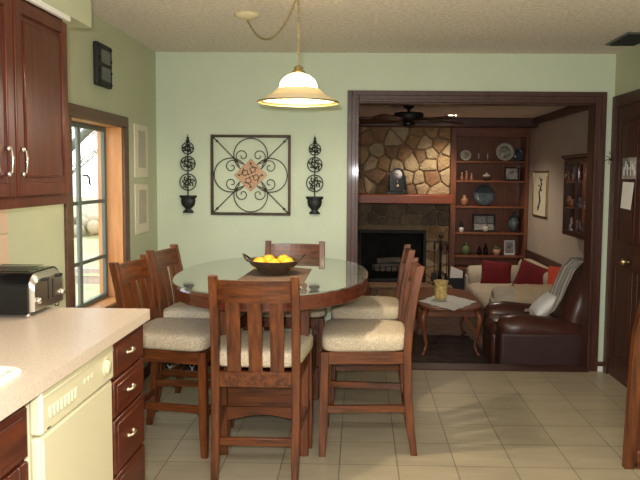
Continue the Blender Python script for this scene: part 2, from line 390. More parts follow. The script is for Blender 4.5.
# ------------------------------------------------------------------ right door
d = base('door_1', 'dark brown panelled door at the right edge with a note on it', 'door', (XR, -.53, 0))
def dobj(n, bm, m, par=d):
    bmesh.ops.translate(bm, verts=bm.verts, vec=(-XR, .53, 0)); return obj(n, bm, m, par)
bm = nb(); box(bm, XR - .02, XR, -.085, -.012, 0, 2.085, .004, 1); box(bm, XR - .02, XR, -1.06, -.985, 0, 2.085, .004, 1)
box(bm, XR - .02, XR, -.985, -.085, 2.0, 2.085, .004, 1)
dobj('door_casing', bm, M['dark_z'])
bm = nb(); box(bm, XR - .006, XR + .035, -.985, -.085, .008, 2.0, .002, 1)
for (z0, z1) in ((.15, .85), (1.02, 1.9)):
    for (y0, y1) in ((-.90, -.57), (-.50, -.17)):
        for q in ((y0, y1, z0, z0 + .02), (y0, y1, z1 - .02, z1), (y0, y0 + .02, z0, z1), (y1 - .02, y1, z0, z1)):
            box(bm, XR - .014, XR - .006, q[0], q[1], q[2], q[3], .003, 1)
        box(bm, XR - .012, XR - .004, y0 + .05, y1 - .05, z0 + .05, z1 - .05, .004, 1)
leaf = dobj('door_leaf', bm, M['dark_z'])
bm = nb(); ball(bm, (XR - .06, -.46, .90), .026); tube(bm, [(XR - .004, -.46, .90), (XR - .05, -.46, .90)], .010)
lathe(bm, [(0, 0), (.03, 0), (.028, .008), (0, .01)]); dobj('door_knob', bm, M['brass'])
# paper and photo on the door
bm = nb()
pv = [(-.285, 1.455), (-.485, 1.452), (-.44, 1.262), (-.255, 1.268)]
prism(bm, pv, 'x', XR - .0205, XR - .0185)
tag(obj('paper_note', bm, M['paper']), 'white sheet of paper hung on the dark right door', 'paper')
bm = nb(); box(bm, XR - .0215, XR - .0145, -.50, -.265, 1.475, 1.625, .001, 1)
for q in range(7):
    box(bm, XR - .023, XR - .0212, -.49 + .03 * q, -.475 + .03 * q, 1.50 + .04 * (q % 2), 1.56 + .02 * (q % 3), 0, 1, 1)
tag(obj('photograph', bm, [M['photo'], M['dot']]), 'black and white picture fixed above the note on the dark door', 'picture')
# corner ornament
t = thing('hanging_ornament', 'small wire flower ornament hung at the corner beside right door', 'ornament', (1.87, -.03, 1.62))
bm = nb()
for k in range(6):
    a = k * PI / 3; tube(bm, [(0, 0, 0), (.018 * math.cos(a), -.008, .018 * math.sin(a)), (.034 * math.cos(a + .3), 0, .034 * math.sin(a + .3))], .0028, 6)
obj('wire_petals', bm, M['iron_black'], t)
bm = nb()
for k in range(5):
    a = k * 1.25 + .3; ball(bm, (.022 * math.cos(a), -.006, .026 * math.sin(a)), .006, 8)
obj('beads', bm, M['dot'], t)
bm = nb(); tube(bm, [(0, .004, .02), (0.004, .012, .05), (0, .028, .06)], .002, 6); obj('hook', bm, M['iron_black'], t)

# ceiling vent
t = thing('ceiling_vent', 'dark metal air vent in the ceiling at the right', 'vent', (1.78, -.60, ZC))
bm = nb(); box(bm, -.10, .10, -.20, .20, -.012, 0, .003, 1); obj('frame', bm, M['wallbox'], t)
bm = nb()
for k in range(9): box(bm, -.085, .085, -.18 + .041 * k, -.165 + .041 * k, -.020, -.010)
obj('louvres', bm, M['iron_black'], t)

# ------------------------------------------------------------------ living room shell
LZ, LC, LXR, LXL = -.20, 2.20, 2.17, -1.58
bm = nb(); box(bm, LXL, LXR, .135, 4.05, LZ - .1, LZ)
struct('floor_living', bm, M['living_floor'], 'dark reddish brown floor of the sunken living room')
bm = nb(); box(bm, LXL, LXR, .13, 4.05, LC, LC + .12)
struct('ceiling_living', bm, M['ceiling'], 'beige living room ceiling beyond the opening')
bm = nb(); box(bm, LXR, LXR + .12, .13, 4.17, LZ, LC)
struct('wall_living_right', bm, M['living_wall'], 'taupe right wall of the living room')
bm = nb(); box(bm, LXL - .12, LXL, .13, 4.17, LZ, LC)
struct('wall_living_left', bm, M['living_wall'], 'taupe left wall of the living room')
bm = nb(); box(bm, LXL, LXR, 4.05, 4.17, LZ, LC)
struct('wall_living_back', bm, M['living_wall'], 'taupe far wall of the living room')
bm = nb(); box(bm, LXL, OX0 - .0, .131, .14, LZ, LC); box(bm, OX1, LXR, .131, .14, LZ, LC); box(bm, OX0, OX1, .131, .14, OZ, LC)
struct('wall_living_front', bm, M['living_wall'], 'living room side of the wall around the opening')
bm = nb(); box(bm, LXR - .075, LXR, .14, 3.68, LC - .075, LC, .01, 1)
struct('trim_5', bm, M['dark_y'], 'dark wooden crown beam along the right living room wall')
bm = nb(); box(bm, LXR - .03, LXR, .14, 3.68, .40, .56, .006, 1)
struct('trim_6', bm, M['dark_y'], 'dark wooden chair rail on the right living room wall')
bm = nb(); box(bm, LXL, LXR, 3.30, 3.50, 2.09, LC, .008, 1)
struct('trim_7', bm, M['dark_x'], 'dark ceiling beam in front of the fireplace wall')

# ------------------------------------------------------------------ fireplace
fp = thing('fireplace', 'rough fieldstone fireplace with black firebox and wood mantel', 'fireplace', (.2, 3.6, LZ))
FO = Vector((-.2, -3.6, -LZ))
def fobj(n, bm, m, par=fp):
    bmesh.ops.translate(bm, verts=bm.verts, vec=FO); return obj(n, bm, m, par)
def clip(poly, nx, nz, c):
    out = []
    for i in range(len(poly)):
        a, b = poly[i], poly[(i + 1) % len(poly)]
        da, db = nx * a[0] + nz * a[1] - c, nx * b[0] + nz * b[1] - c
        if da <= 0: out.append(a)
        if da * db < 0:
            t_ = da / (da - db); out.append((a[0] + (b[0] - a[0]) * t_, a[1] + (b[1] - a[1]) * t_))
    return out
def stones(bm, x0, x1, z0, z1, y, s, nm, seed, depth=.035, gap=.005, m0=0):
    rnd = random.Random(seed)
    nx, nz = max(1, round((x1 - x0) / s)), max(1, round((z1 - z0) / (s * .8)))
    pts = []
    for i in range(nx):
        for j in range(nz):
            if rnd.random() < .12: continue
            pts.append((x0 + (i + .5 + rnd.uniform(-.42, .42) + (.25 if j % 2 else -.2)) * (x1 - x0) / nx, z0 + (j + .5 + rnd.uniform(-.36, .36)) * (z1 - z0) / nz))
    for i, p in enumerate(pts):
        poly = [(x0, z0), (x1, z0), (x1, z1), (x0, z1)]
        for j, q in enumerate(pts):
            if i == j or abs(q[0] - p[0]) > 3 * s or abs(q[1] - p[1]) > 3 * s: continue
            dx, dz = q[0] - p[0], q[1] - p[1]; L = math.hypot(dx, dz)
            if L < 1e-6: continue
            dx /= L; dz /= L
            poly = clip(poly, dx, dz, dx * (p[0] + q[0]) / 2 + dz * (p[1] + q[1]) / 2 - gap / 2 - .003)
            if len(poly) < 3: break
        if len(poly) < 3: continue
        cx = sum(a[0] for a in poly) / len(poly); cz = sum(a[1] for a in poly) / len(poly)
        # jitter outline
        pp = []
        for k in range(len(poly)):
            a, b = poly[k], poly[(k + 1) % len(poly)]
            for tt in (.12, .5, .88):
                px, pz = a[0] + (b[0] - a[0]) * tt, a[1] + (b[1] - a[1]) * tt
                f = rnd.uniform(.95, 1.02); pp.append((cx + (px - cx) * f, cz + (pz - cz) * f))
        d_ = depth * rnd.uniform(.6, 1.2); mi = m0 + rnd.choice(range(nm))
        tiltx, tiltz = rnd.uniform(-.06, .06), rnd.uniform(-.06, .06)
        rings = []
        for f, dd in ((1, 0), (.99, d_ * .6), (.90, d_), (.5, d_ * 1.12)):
            rings.append([bm.verts.new((cx + (a[0] - cx) * f, y - dd - (a[0] - cx) * tiltx - (a[1] - cz) * tiltz - (rnd.uniform(-.004, .004) if dd else 0), cz + (a[1] - cz) * f)) for a in pp])
        n = len(pp)
        for A, B in zip(rings, rings[1:]):
            for k in range(n):
                fc = bm.faces.new((A[k], A[(k + 1) % n], B[(k + 1) % n], B[k])); fc.material_index = mi
        fc = bm.faces.new(rings[-1]); fc.material_index = mi
ST = [M['stone%d' % i] for i in range(5)] + [M['slate%d' % i] for i in range(3)]
YS = 3.56
bm = nb()
stones(bm, -.98, 1.14, 1.25, 2.14, YS, .175, 5, 3)
stones(bm, -.98, 1.14, .86, 1.14, YS, .15, 3, 5, m0=5)
stones(bm, .85, 1.14, LZ + .1, .86, YS, .13, 5, 9)
stones(bm, -.98, .0, LZ + .1, .86, YS, .15, 5, 19)
fobj('stone_facing', bm, ST)
bm = nb(); box(bm, -.98, 1.14, YS, 3.7, .80, 2.14); box(bm, .85, 1.14, YS, 3.7, LZ, .80); box(bm, -.98, 0, YS, 3.7, LZ, .80)
box(bm, 0, .85, YS, 3.7, LZ, .14); box(bm, -.98, 1.14, 4.0, 4.04, LZ, 2.14)
fobj('mortar_core', bm, M['mortar'])
bm = nb(); box(bm, .0, .85, 3.98, 4.0, .14, .80); box(bm, .0, .02, 3.7, 4, .14, .8); box(bm, .83, .85, 3.7, 4, .14, .8); box(bm, 0, .85, 3.6, 4, .12, .14); box(bm, 0, .85, 3.7, 4, .8, .82)
fobj('firebox', bm, M['soot'])
bm = nb()
for q in ((.0, .85, .76, .80), (.0, .85, .14, .18), (.0, .035, .18, .76), (.815, .85, .18, .76)): box(bm, q[0], q[1], 3.51, 3.56, q[2], q[3], .004, 1)
fobj('firebox_surround', bm, M['black'])
bm = nb()
for k in range(7): tube(bm, [(.2 + .075 * k, 3.66, .22), (.2 + .075 * k, 3.64, .33)], .008, 6)
tube(bm, [(.15, 3.66, .25), (.7, 3.66, .25)], .008, 6)
gr = fobj('grate', bm, M['iron_black'])
for (a, b, r) in (((.18, 3.76, .29), (.62, 3.74, .30), .045), ((.24, 3.82, .37), (.66, 3.76, .38), .04), ((.22, 3.70, .27), (.7, 3.72, .275), .035)):
    bm = nb(); tube(bm, [a, ((a[0] + b[0]) / 2, a[1] + .01, (a[2] + b[2]) / 2 + .01), b], r, 10); fobj('log', bm, M['bark'])
bm = nb(); box(bm, -1.0, 1.165, 3.28, 3.6, 1.145, 1.255, .008, 1)
fobj('mantel_shelf', bm, M['mantel'])
bm = nb(); stones(bm, -.98, 1.14, LZ, .10, 3.2, .2, 5, 11, depth=.02); fobj('hearth_stones', bm, ST)
bm = nb(); box(bm, -.98, 1.14, 3.2, 3.6, LZ, .10); box(bm, -1.0, 1.16, 3.17, 3.6, .10, .135, .008, 1, 1); fobj('hearth', bm, [M['mortar'], M['stone3']])
# arch stone leaning by the tools
bm = nb(); pl = [(.86, .14), (1.05, .14)] + [(.955 + .095 * math.cos(a * PI / 10), .80 + .10 * math.sin(a * PI / 10)) for a in range(0, 11)]
pl = [(.87, .70), (1.06, .70)] + [(.965 + .095 * math.cos(a * PI / 10), .76 + .09 * math.sin(a * PI / 10)) for a in range(0, 11)]
prism(bm, pl, 'y', 3.47, 3.53); fobj('arched_stone', bm, M['stone4'])

# mantel clock
t = thing('mantel_clock', 'black arched mantel clock with white dial on the mantel', 'clock', (.47, 3.42, 1.2555))
bm = nb(); box(bm, -.13, .13, -.06, .06, 0, .035, .004, 1); box(bm, -.118, .118, -.055, .055, .035, .05, .003, 1)
pl = [(-.09, .05), (.09, .05)] + [(.09 * math.cos(a * PI / 14), .23 + .10 * math.sin(a * PI / 14)) for a in range(15)]
prism(bm, pl, 'y', -.045, .045); obj('case', bm, M['black_gloss'], t)
for s in (-1, 1):
    bm = nb(); tube(bm, [(s * .098, -.035, .05), (s * .098, -.035, .23)], .010, 8); obj('pillar', bm, M['black'], t)
pl = [(-.108, .225), (.108, .225), (.108, .245)] + [(.105 * math.cos(a * PI / 14), .245 + .105 * math.sin(a * PI / 14)) for a in range(15)] + [(-.108, .245)]
bm = nb()
lathe(bm, [(0, 0), (.058, 0), (.058, .004), (0, .005)], (0, 0, 0)); bmesh.ops.rotate(bm, verts=bm.verts, cent=(0, 0, 0), matrix=Matrix.Rotation(PI / 2, 3, 'X'))
bmesh.ops.translate(bm, verts=bm.verts, vec=(0, -.045, .245)); dial = obj('dial', bm, M['dot'], t)
bm = nb()
for k in range(12):
    a = k * PI / 6; c, s = math.sin(a), math.cos(a)
    tube(bm, [(.040 * c, -.0505, .245 + .040 * s), (.052 * c, -.0505, .245 + .052 * s)], .0028, 4)
tube(bm, [(0, -.052, .245), (.020, -.052, .262)], .003, 4); tube(bm, [(0, -.052, .245), (-.028, -.052, .27)], .0025, 4)
obj('hands', bm, M['black'], t)
bm = nb(); tube(bm, [(0, -.048, .18), (0, -.048, .12)], .003, 6); ball(bm, (0, -.05, .105), .02, 12, 1, .3, 1); obj('pendulum', bm, M['brass'], t)

# fireplace tools on the hearth
t = thing('fireplace_tool_set', 'black wrought iron fireplace tool stand on the hearth', 'fireplace tools', (1.02, 3.36, .135))
bm = nb(); lathe(bm, [(0, 0), (.10, 0), (.10, .012), (.05, .025), (.015, .035), (0, .035)]); tube(bm, [(0, 0, .03), (0, 0, .56)], .009, 8)
for a in (0, PI / 2): tube(bm, [(-.075 * math.cos(a), -.075 * math.sin(a), .53), (0, 0, .55), (.075 * math.cos(a), .075 * math.sin(a), .53)], .006, 6)
ball(bm, (0, 0, .60), .022, 10); tube(bm, [(-.03, 0, .60), (0, 0, .66), (.03, 0, .6)], .006, 6)
obj('stand', bm, M['iron_black'], t)
for a, nme in ((0, 'poker'), (PI / 2, 'brush'), (PI, 'shovel'), (3 * PI / 2, 'tongs')):
    x, y = .078 * math.cos(a), .078 * math.sin(a); bm = nb(); tube(bm, [(x, y, .54), (x, y, .10)], .006, 6)
    tube(bm, [(x, y, .54), (x, y, .44)], .011, 8)
    if nme == 'brush': lathe(bm, [(0, 0), (.028, 0), (.022, .11), (0, .12)], (x, y, .05), 12)
    elif nme == 'shovel': box(bm, x - .035, x + .035, y - .008, y + .008, .04, .15, .006, 1)
    elif nme == 'poker': tube(bm, [(x, y, .12), (x + .02, y, .07), (x, y, .05)], .006, 6)
    else: tube(bm, [(x, y, .2), (x - .025, y, .12), (x, y, .05)], .005, 6); tube(bm, [(x, y, .2), (x + .025, y, .12), (x, y, .05)], .005, 6)
    obj(nme, bm, M['iron_black'], t)

# ------------------------------------------------------------------ bookcase
BX0, BX1 = 1.165, 2.165
bc = thing('bookcase', 'built in brown wooden bookcase beside the fireplace', 'bookcase', ((BX0 + BX1) / 2, 3.85, LZ))
BO = Vector((-(BX0 + BX1) / 2, -3.85, -LZ))
def bobj(n, bm, m, par=bc):
    bmesh.ops.translate(bm, verts=bm.verts, vec=BO); return obj(n, bm, m, par)
bm = nb(); box(bm, BX0, BX1, 4.02, 4.04, LZ, 2.19); bobj('back_panel', bm, M['brown_z'])
for x0, x1 in ((BX0, BX0 + .075), (BX1 - .045, BX1)):
    bm = nb(); box(bm, x0, x1, 3.69, 4.02, LZ, 2.19, .004, 1); bobj('side_panel', bm, M['brown_z'])
bm = nb(); box(bm, BX0 + .075, BX1 - .045, 3.69, 3.72, 1.99, 2.19, .004, 1); box(bm, BX0, BX1, 3.66, 3.70, 2.13, 2.19, .006, 1); bobj('header', bm, M['brown_x'])
SZ = [1.685, 1.435, 1.105, .765, .465]
for z in SZ:
    bm = nb(); box(bm, BX0 + .075, BX1 - .045, 3.70, 4.02, z - .024, z, .003, 1); bobj('shelf', bm, M['brown_x'])
bm = nb(); box(bm, BX0 + .075, BX1 - .045, 3.70, 4.02, LZ + .08, .30); box(bm, BX0 + .075, BX1 - .045, 3.66, 4.02, .28, .31, .004, 1); bobj('base_cabinet', bm, M['brown_x'])
for x0 in (BX0 + .085, BX0 + .085 + .435):
    bm = nb(); box(bm, x0, x0 + .42, 3.685, 3.70, LZ + .1, .27, .003, 1); box(bm, x0 + .06, x0 + .36, 3.68, 3.69, LZ + .16, .21, .004, 1); bobj('cabinet_door', bm, M['brown_z'])

def plate(x, z, r, y, lab, stand=True, m1='plate', m2='plate_rim'):
    t = thing('decorative_plate', lab, 'plate', (x, y, z))
    def tilt(bm):
        bmesh.ops.rotate(bm, verts=bm.verts, cent=(0, 0, 0), matrix=Matrix.Rotation(PI / 2 - .15, 3, 'X'))
        bmesh.ops.translate(bm, verts=bm.verts, vec=(0, 0, r * .99 + .004))
    bm = nb(); lathe(bm, [(0, .004), (r * .66, .004), (r * .7, .0), (0, -.003)], n=28); tilt(bm); obj('plate_centre', bm, M[m1], t)
    bm = nb(); lathe(bm, [(r * .64, .0), (r * .7, .006), (r, .016), (r, .011), (r * .7, -.004), (r * .64, 0)], n=28); tilt(bm); obj('rim', bm, M[m2], t)
    bm = nb()
    for s in (-1, 1): tube(bm, [(s * r * .4, -.03, .02), (s * r * .4, -.03, .003), (s * r * .4, .06, .003), (s * r * .3, .045, r)], .003, 5)
    obj('plate_stand', bm, M['iron_black'], t)
plate(1.37, SZ[0], .07, 3.80, 'small pale round plate at the left of the top bookcase shelf')
plate(1.875, SZ[0], .118, 3.80, 'large round painted plate on the top bookcase shelf')
plate(2.055, SZ[0], .085, 3.90, 'dark blue plate at the right end of the top bookcase shelf', m1='blue_glaze', m2='blue_glaze')
for x, lab in ((1.545, 'left ivory candlestick between the plates on top shelf'), (1.66, 'right ivory candlestick between the plates on top shelf')):
    t = thing('candlestick', lab, 'candlestick', (x, 3.84, SZ[0]), group='candlesticks on the top shelf')
    bm = nb(); lathe(bm, [(0, 0), (.022, 0), (.02, .006), (.006, .012), (.006, .04), (.012, .045), (0, .046)], n=12); obj('holder', bm, M['brass'], t)
    bm = nb(); lathe(bm, [(0, .045), (.0075, .045), (.007, .10), (0, .102)], n=10); obj('candle', bm, M['candle'], t)
def pic(name, lab, x, y, z, w_, h, fm, pm, fr=.018, cells=None):
    t = thing(name, lab, 'picture', (x, y, z)); t.rotation_euler = (-.12, 0, 0)
    bm = nb()
    for q in ((-w_ / 2, w_ / 2, 0, fr), (-w_ / 2, w_ / 2, h - fr, h), (-w_ / 2, -w_ / 2 + fr, fr, h - fr), (w_ / 2 - fr, w_ / 2, fr, h - fr)):
        box(bm, q[0], q[1], -.008, .008, q[2], q[3], .002, 1)
    obj('frame', bm, M[fm], t)
    bm = nb(); box(bm, -w_ / 2 + fr * .6, w_ / 2 - fr * .6, -.003, .004, fr * .6, h - fr * .6); obj('print', bm, M[pm], t)
    if cells:
        bm = nb()
        for (a, b_, c, dd) in cells: box(bm, a, b_, -.0055, -.003, c, dd)
        obj('mat_divider', bm, M['black'], t)
    return t
pic('picture_frame', 'black framed photo at the right of the second bookcase shelf', 1.97, 3.79, SZ[1] + .002, .185, .175, 'black', 'photo')
# figurines on shelf two
for x, h, lab in ((1.33, .11, 'leftmost red figurine on the second bookcase shelf'), (1.39, .13, 'taller red figurine second from left on second shelf'), (1.455, .10, 'small red figurine third from left on second shelf')):
    t = thing('figurine', lab, 'figurine', (x, 3.82, SZ[1]), group='red figurines on the second shelf')
    bm = nb(); lathe(bm, [(0, 0), (.024, 0), (.020, h * .3), (.012, h * .55), (.016, h * .66), (.007, h * .74), (0, h * .75)], n=12); obj('body', bm, M['figurine'], t)
    bm = nb(); ball(bm, (0, 0, h * .86), h * .12, 10); obj('head', bm, M['tan'], t)
t = thing('covered_dish', 'small dark dish with pale lid on the second bookcase shelf', 'dish', (1.65, 3.82, SZ[1]))
bm = nb(); lathe(bm, [(0, 0), (.03, 0), (.055, .03), (.06, .055), (0, .055)], n=18); obj('dish', bm, M['wicker'], t)
bm = nb(); lathe(bm, [(.055, .056), (.04, .078), (.012, .086), (.010, .1), (0, .102)], n=18); obj('lid', bm, M['plate_rim'], t)
# shelf three: glass bowl on stand, amber pieces
t = thing('glass_platter', 'large dark glass platter standing on the third bookcase shelf', 'platter', (1.63, 3.84, SZ[2]))
bm = nb(); lathe(bm, [(0, .01), (.07, .0), (.135, .018), (.135, .012), (.07, -.006), (0, 0)], n=30)
bmesh.ops.rotate(bm, verts=bm.verts, cent=(0, 0, 0), matrix=Matrix.Rotation(PI / 2 - .15, 3, 'X')); bmesh.ops.translate(bm, verts=bm.verts, vec=(0, 0, .14)); obj('platter', bm, M['blue_glaze'], t)
bm = nb()
for s in (-1, 1): tube(bm, [(s * .05, -.04, .03), (s * .05, -.04, .004), (s * .05, .07, .004), (s * .04, .05, .13)], .004, 5)
obj('plate_stand', bm, M['iron_black'], t)
bm = nb(); lathe(bm, [(0, 0), (.03, 0), (.05, .04), (.045, .09), (.02, .12), (.026, .14), (0, .14)], (1.37, 3.82, SZ[2]), 18)
tag(obj('orange_jar', bm, M['figurine']), 'rusty orange jar at the left of the third bookcase shelf', 'jar')
# shelf four
t = thing('small_statuette', 'black and white statuette at the left of the fourth bookcase shelf', 'statuette', (1.335, 3.80, SZ[3]))
bm = nb(); lathe(bm, [(0, 0), (.032, 0), (.03, .05), (.022, .06), (0, .06)], n=12); obj('base', bm, M['dot'], t)
bm = nb(); lathe(bm, [(.02, .06), (.028, .09), (.012, .115), (.02, .135), (0, .155)], n=12); obj('figure', bm, M['black'], t)
pic('collage_frame', 'wide black collage frame on the fourth bookcase shelf', 1.635, 3.84, SZ[3] + .002, .30, .23, 'black', 'photo_blue', .025,
    [(.035, .045, .02, .21), (.045, .125, .10, .112), (-.12, .035, .10, .106)])
bm = nb(); ball(bm, (1.64, 3.76, SZ[3] + .045), .042, 16); tag(obj('white_shell', bm, M['plate_rim']), 'pale round ball in front of the black collage frame', 'ball')
bm = nb(); lathe(bm, [(0, 0), (.035, 0), (.065, .06), (.075, .13), (.05, .20), (.022, .235), (.035, .265), (0, .26)], (2.02, 3.84, SZ[3]), 20)
tag(obj('blue_vase', bm, M['blue_glaze']), 'tall blue grey vase at the right of the fourth bookcase shelf', 'vase')
# shelf five
bm = nb(); lathe(bm, [(0, 0), (.035, 0), (.06, .05), (.055, .10), (.03, .13), (.02, .16), (.026, .17), (0, .17)], (1.40, 3.82, SZ[4]), 20)
tag(obj('green_vase', bm, M['green_glaze']), 'round green vase at the left of the lowest bookcase shelf', 'vase')
for x, h, lab in ((1.58, .11, 'smaller dark bottle on the lowest bookcase shelf'), (1.66, .15, 'taller dark bottle on the lowest bookcase shelf')):
    bm = nb(); lathe(bm, [(0, 0), (.028, 0), (.03, h * .55), (.012, h * .75), (.012, h), (0, h)], (x, 3.83, SZ[4]), 14)
    tag(obj('dark_bottle', bm, M['black_gloss']), lab, 'bottle', 'dark bottles on the lowest shelf')
t = thing('flower_pot', 'small pale pot with green leaves on the lowest bookcase shelf', 'plant', (1.80, 3.80, SZ[4]))
bm = nb(); lathe(bm, [(0, 0), (.03, 0), (.05, .05), (.045, .075), (0, .07)], n=16); obj('pot', bm, M['tan'], t)
bm = nb()
for k in range(14):
    a = random.uniform(0, 6.28); r = random.uniform(.015, .045); ball(bm, (r * math.cos(a), r * math.sin(a), random.uniform(.08, .115)), .018, 8, 1, .7, .5)
obj('leaves', bm, M['green_glaze'], t)
pic('leaning_frame', 'black and white frame at the right of the lowest bookcase shelf', 1.975, 3.84, SZ[4] + .002, .14, .19, 'dot', 'photo', .02)

# ------------------------------------------------------------------ right living wall pieces
t = thing('framed_scroll_print', 'tall narrow framed brush print on the taupe wall', 'picture', (LXR, 3.09, 1.285))
bm = nb(); H_ = .275; W_ = .325
for q in ((-W_, W_, -H_, -H_ + .02), (-W_, W_, H_ - .02, H_), (-W_, -W_ + .025, -H_, H_), (W_ - .025, W_, -H_, H_)):
    box(bm, -.022, -.001, q[0], q[1], q[2], q[3], .003, 1)
obj('frame', bm, M['brass'], t)
bm = nb(); box(bm, -.010, -.001, -W_ + .02, W_ - .02, -H_ + .015, H_ - .015); obj('mat_board', bm, M['mat_board'], t)
bm = nb()
tube(bm, [(-.012, .08, -.2), (-.012, -.02, -.08), (-.012, .03, .02), (-.012, -.08, .12), (-.012, .04, .2)], [.008, .014, .01, .012, .004], 6)
for (y, z) in ((.03, .02), (-.05, .05), (0, -.05), (.08, -.16), (-.07, .17), (.05, .1)):
    ball(bm, (-.012, y, z), .028, 8, .15, 1, .6)
obj('brush_drawing', bm, M['iron'], t)

t = thing('wall_curio_cabinet', 'dark glass fronted curio cabinet on the taupe wall', 'cabinet', (LXR, 1.30, .92))
W_ = .42; H_ = .745; D_ = .13
bm = nb()
box(bm, -.012, -.001, -W_, W_, 0, H_)
obj('back_panel', bm, M['brown_z'], t)
bm = nb(); box(bm, -D_, -.001, -W_, -W_ + .04, 0, H_, .003, 1); box(bm, -D_, -.001, W_ - .04, W_, 0, H_, .003, 1); box(bm, -D_, -.001, -W_, W_, 0, .05, .003, 1)
box(bm, -D_ - .0, -.001, -W_, W_, H_ - .04, H_, .003, 1); box(bm, -D_ - .025, -.001, -W_ - .025, W_ + .025, H_, H_ + .035, .008, 1)
obj('body', bm, M['dark_y'], t)
bm = nb(); box(bm, -D_ - .01, -D_ + .004, -.02, .02, .05, H_ - .04, .002, 1); obj('door_stile', bm, M['dark_z'], t)
for z in (.27, .54):
    bm = nb(); box(bm, -D_ + .015, -.012, -W_ + .04, W_ - .04, z, z + .008); obj('shelf', bm, M['brown_y'], t)
bm = nb(); box(bm, -D_ + .004, -D_ + .007, -W_ + .04, W_ - .04, .05, H_ - .04); obj('glass_pane', bm, M['glass'], t)
cur = []
spots = [(-.36, 0), (-.27, 0), (-.17, 0), (.07, 0), (.18, 0), (.29, 0), (.39, 0), (-.38, 1), (-.25, 1), (-.12, 1), (.1, 1), (.24, 1), (.36, 1), (-.36, 2), (-.2, 2), (-.1, 2), (.12, 2), (.22, 2), (.34, 2)]
kinds = ['red', 'photo_blue', 'figurine', 'plate_rim', 'blue_glaze']
lev = ['bottom', 'middle', 'top']
for i, (y, l) in enumerate(spots):
    h = random.uniform(.07, .15); z0 = (.05, .278, .548)[l]; m_ = M[kinds[(i * 3 + l) % 5]]
    bm = nb(); lathe(bm, [(0, 0), (.022, 0), (.028, h * .3), (.012, h * .55), (.02, h * .75), (.008, h * .95), (0, h)], n=10)
    o = obj('curio_figurine', bm, m_); o.location = (LXR - .065, 1.30 + y * .85, .92 + z0)
    tag(o, 'small curio standing on the %s shelf inside the wall curio cabinet' % lev[l], 'figurine', 'curios on the %s shelf of the curio cabinet' % lev[l])

# ------------------------------------------------------------------ ceiling fan in the living room
t = thing('ceiling_fan', 'dark ceiling fan hanging in front of the stone fireplace', 'ceiling fan', (.49, 1.8, LC))
bm = nb(); lathe(bm, [(0, 0), (.06, 0), (.05, -.03), (.016, -.045), (.014, -.07), (0, -.07)], n=18); tube(bm, [(0, 0, -.03), (0, 0, -.09)], .012, 8); obj('downrod', bm, M['iron_black'], t)
bm = nb(); lathe(bm, [(0, -.075), (.09, -.076), (.140, -.082), (.150, -.095), (.148, -.145), (.12, -.165), (.0, -.17)], n=28); obj('motor_housing', bm, M['iron_black'], t)
bm = nb(); lathe(bm, [(0, -.17), (.055, -.17), (.06, -.19), (.05, -.215), (0, -.22)], n=20); obj('switch_cup', bm, M['iron_black'], t)
for k in range(5):
    a = .35 + k * 2 * PI / 5; bm = nb()
    pl = [(.12, -.02), (.2, -.055), (.56, -.075), (.60, -.05), (.60, .05), (.56, .075), (.2, .055), (.12, .02)]
    prism(bm, pl, 'z', -.004, .004)
    bmesh.ops.rotate(bm, verts=bm.verts, cent=(0, 0, 0), matrix=Matrix.Rotation(.2, 3, 'X')); bmesh.ops.translate(bm, verts=bm.verts, vec=(0, 0, -.155))
    bmesh.ops.rotate(bm, verts=bm.verts, cent=(0, 0, 0), matrix=Matrix.Rotation(a, 3, 'Z')); obj('fan_blade', bm, M['dark_x'], t)

# recessed light
t = thing('recessed_ceiling_light', 'small glowing recessed light in the living room ceiling', 'ceiling light', (1.08, 2.95, LC))
bm = nb(); lathe(bm, [(.05, 0), (.085, 0), (.085, -.008), (.05, -.006)], n=24); obj('trim_ring', bm, M['white'], t)
bm = nb(); lathe(bm, [(0, -.003), (.055, -.004), (.055, -.001), (0, 0)], n=24); obj('bulb', bm, mat('lamp_glow', (1, .9, .7), emis=(1, .85, .62), estr=14), t)

# ------------------------------------------------------------------ sofa along the right living wall (faces -x)
sf = thing('sofa', 'cream slipcovered sofa along the right living room wall', 'sofa', (1.72, 2.3, LZ))
def sobj(n, bm, m, par=sf):
    bmesh.ops.translate(bm, verts=bm.verts, vec=(-1.72, -2.3, -LZ)); return obj(n, bm, m, par)
bm = nb(); box(bm, 1.34, 2.12, 1.45, 3.2, LZ + .04, .10, .03, 3); sobj('base', bm, M['sofa'])
for yc, in ((2.05,), (2.72,)):
    bm = nb(); puff(bm, .37, .33, .085, .5, .3, mt=Matrix.Translation((1.66, yc, .15))); sobj('seat_cushion', bm, M['sofa'])
bm = nb(); box(bm, 1.93, 2.135, 1.45, 3.2, .08, .50, .07, 4); sobj('backrest', bm, M['sofa'])
for y0, y1 in ((1.38, 1.66), (3.02, 3.28)):
    bm = nb(); box(bm, 1.30, 2.12, y0 + .04, y1 - .04, LZ + .04, .30, .03, 3)
    ym = (y0 + y1) / 2
    tube(bm, [(1.32, ym, .27), (1.35, ym, .27), (1.5, ym, .275), (2.1, ym, .28)], [.10, .135, .14, .14], 20)
    sobj('arm', bm, M['sofa'])
bm = nb(); n = 60
top = []; bot = []
for k in range(n + 1):
    y = 1.40 + 1.86 * k / n; dx = .008 * math.sin(k * 1.7)
    top.append(bm.verts.new((1.325, y, .02))); bot.append(bm.verts.new((1.31 + dx, y, LZ + .01)))
for k in range(n): bm.faces.new((top[k], top[k + 1], bot[k + 1], bot[k]))
bmesh.ops.solidify(bm, geom=list(bm.faces), thickness=.006); sobj('skirt', bm, M['sofa'])

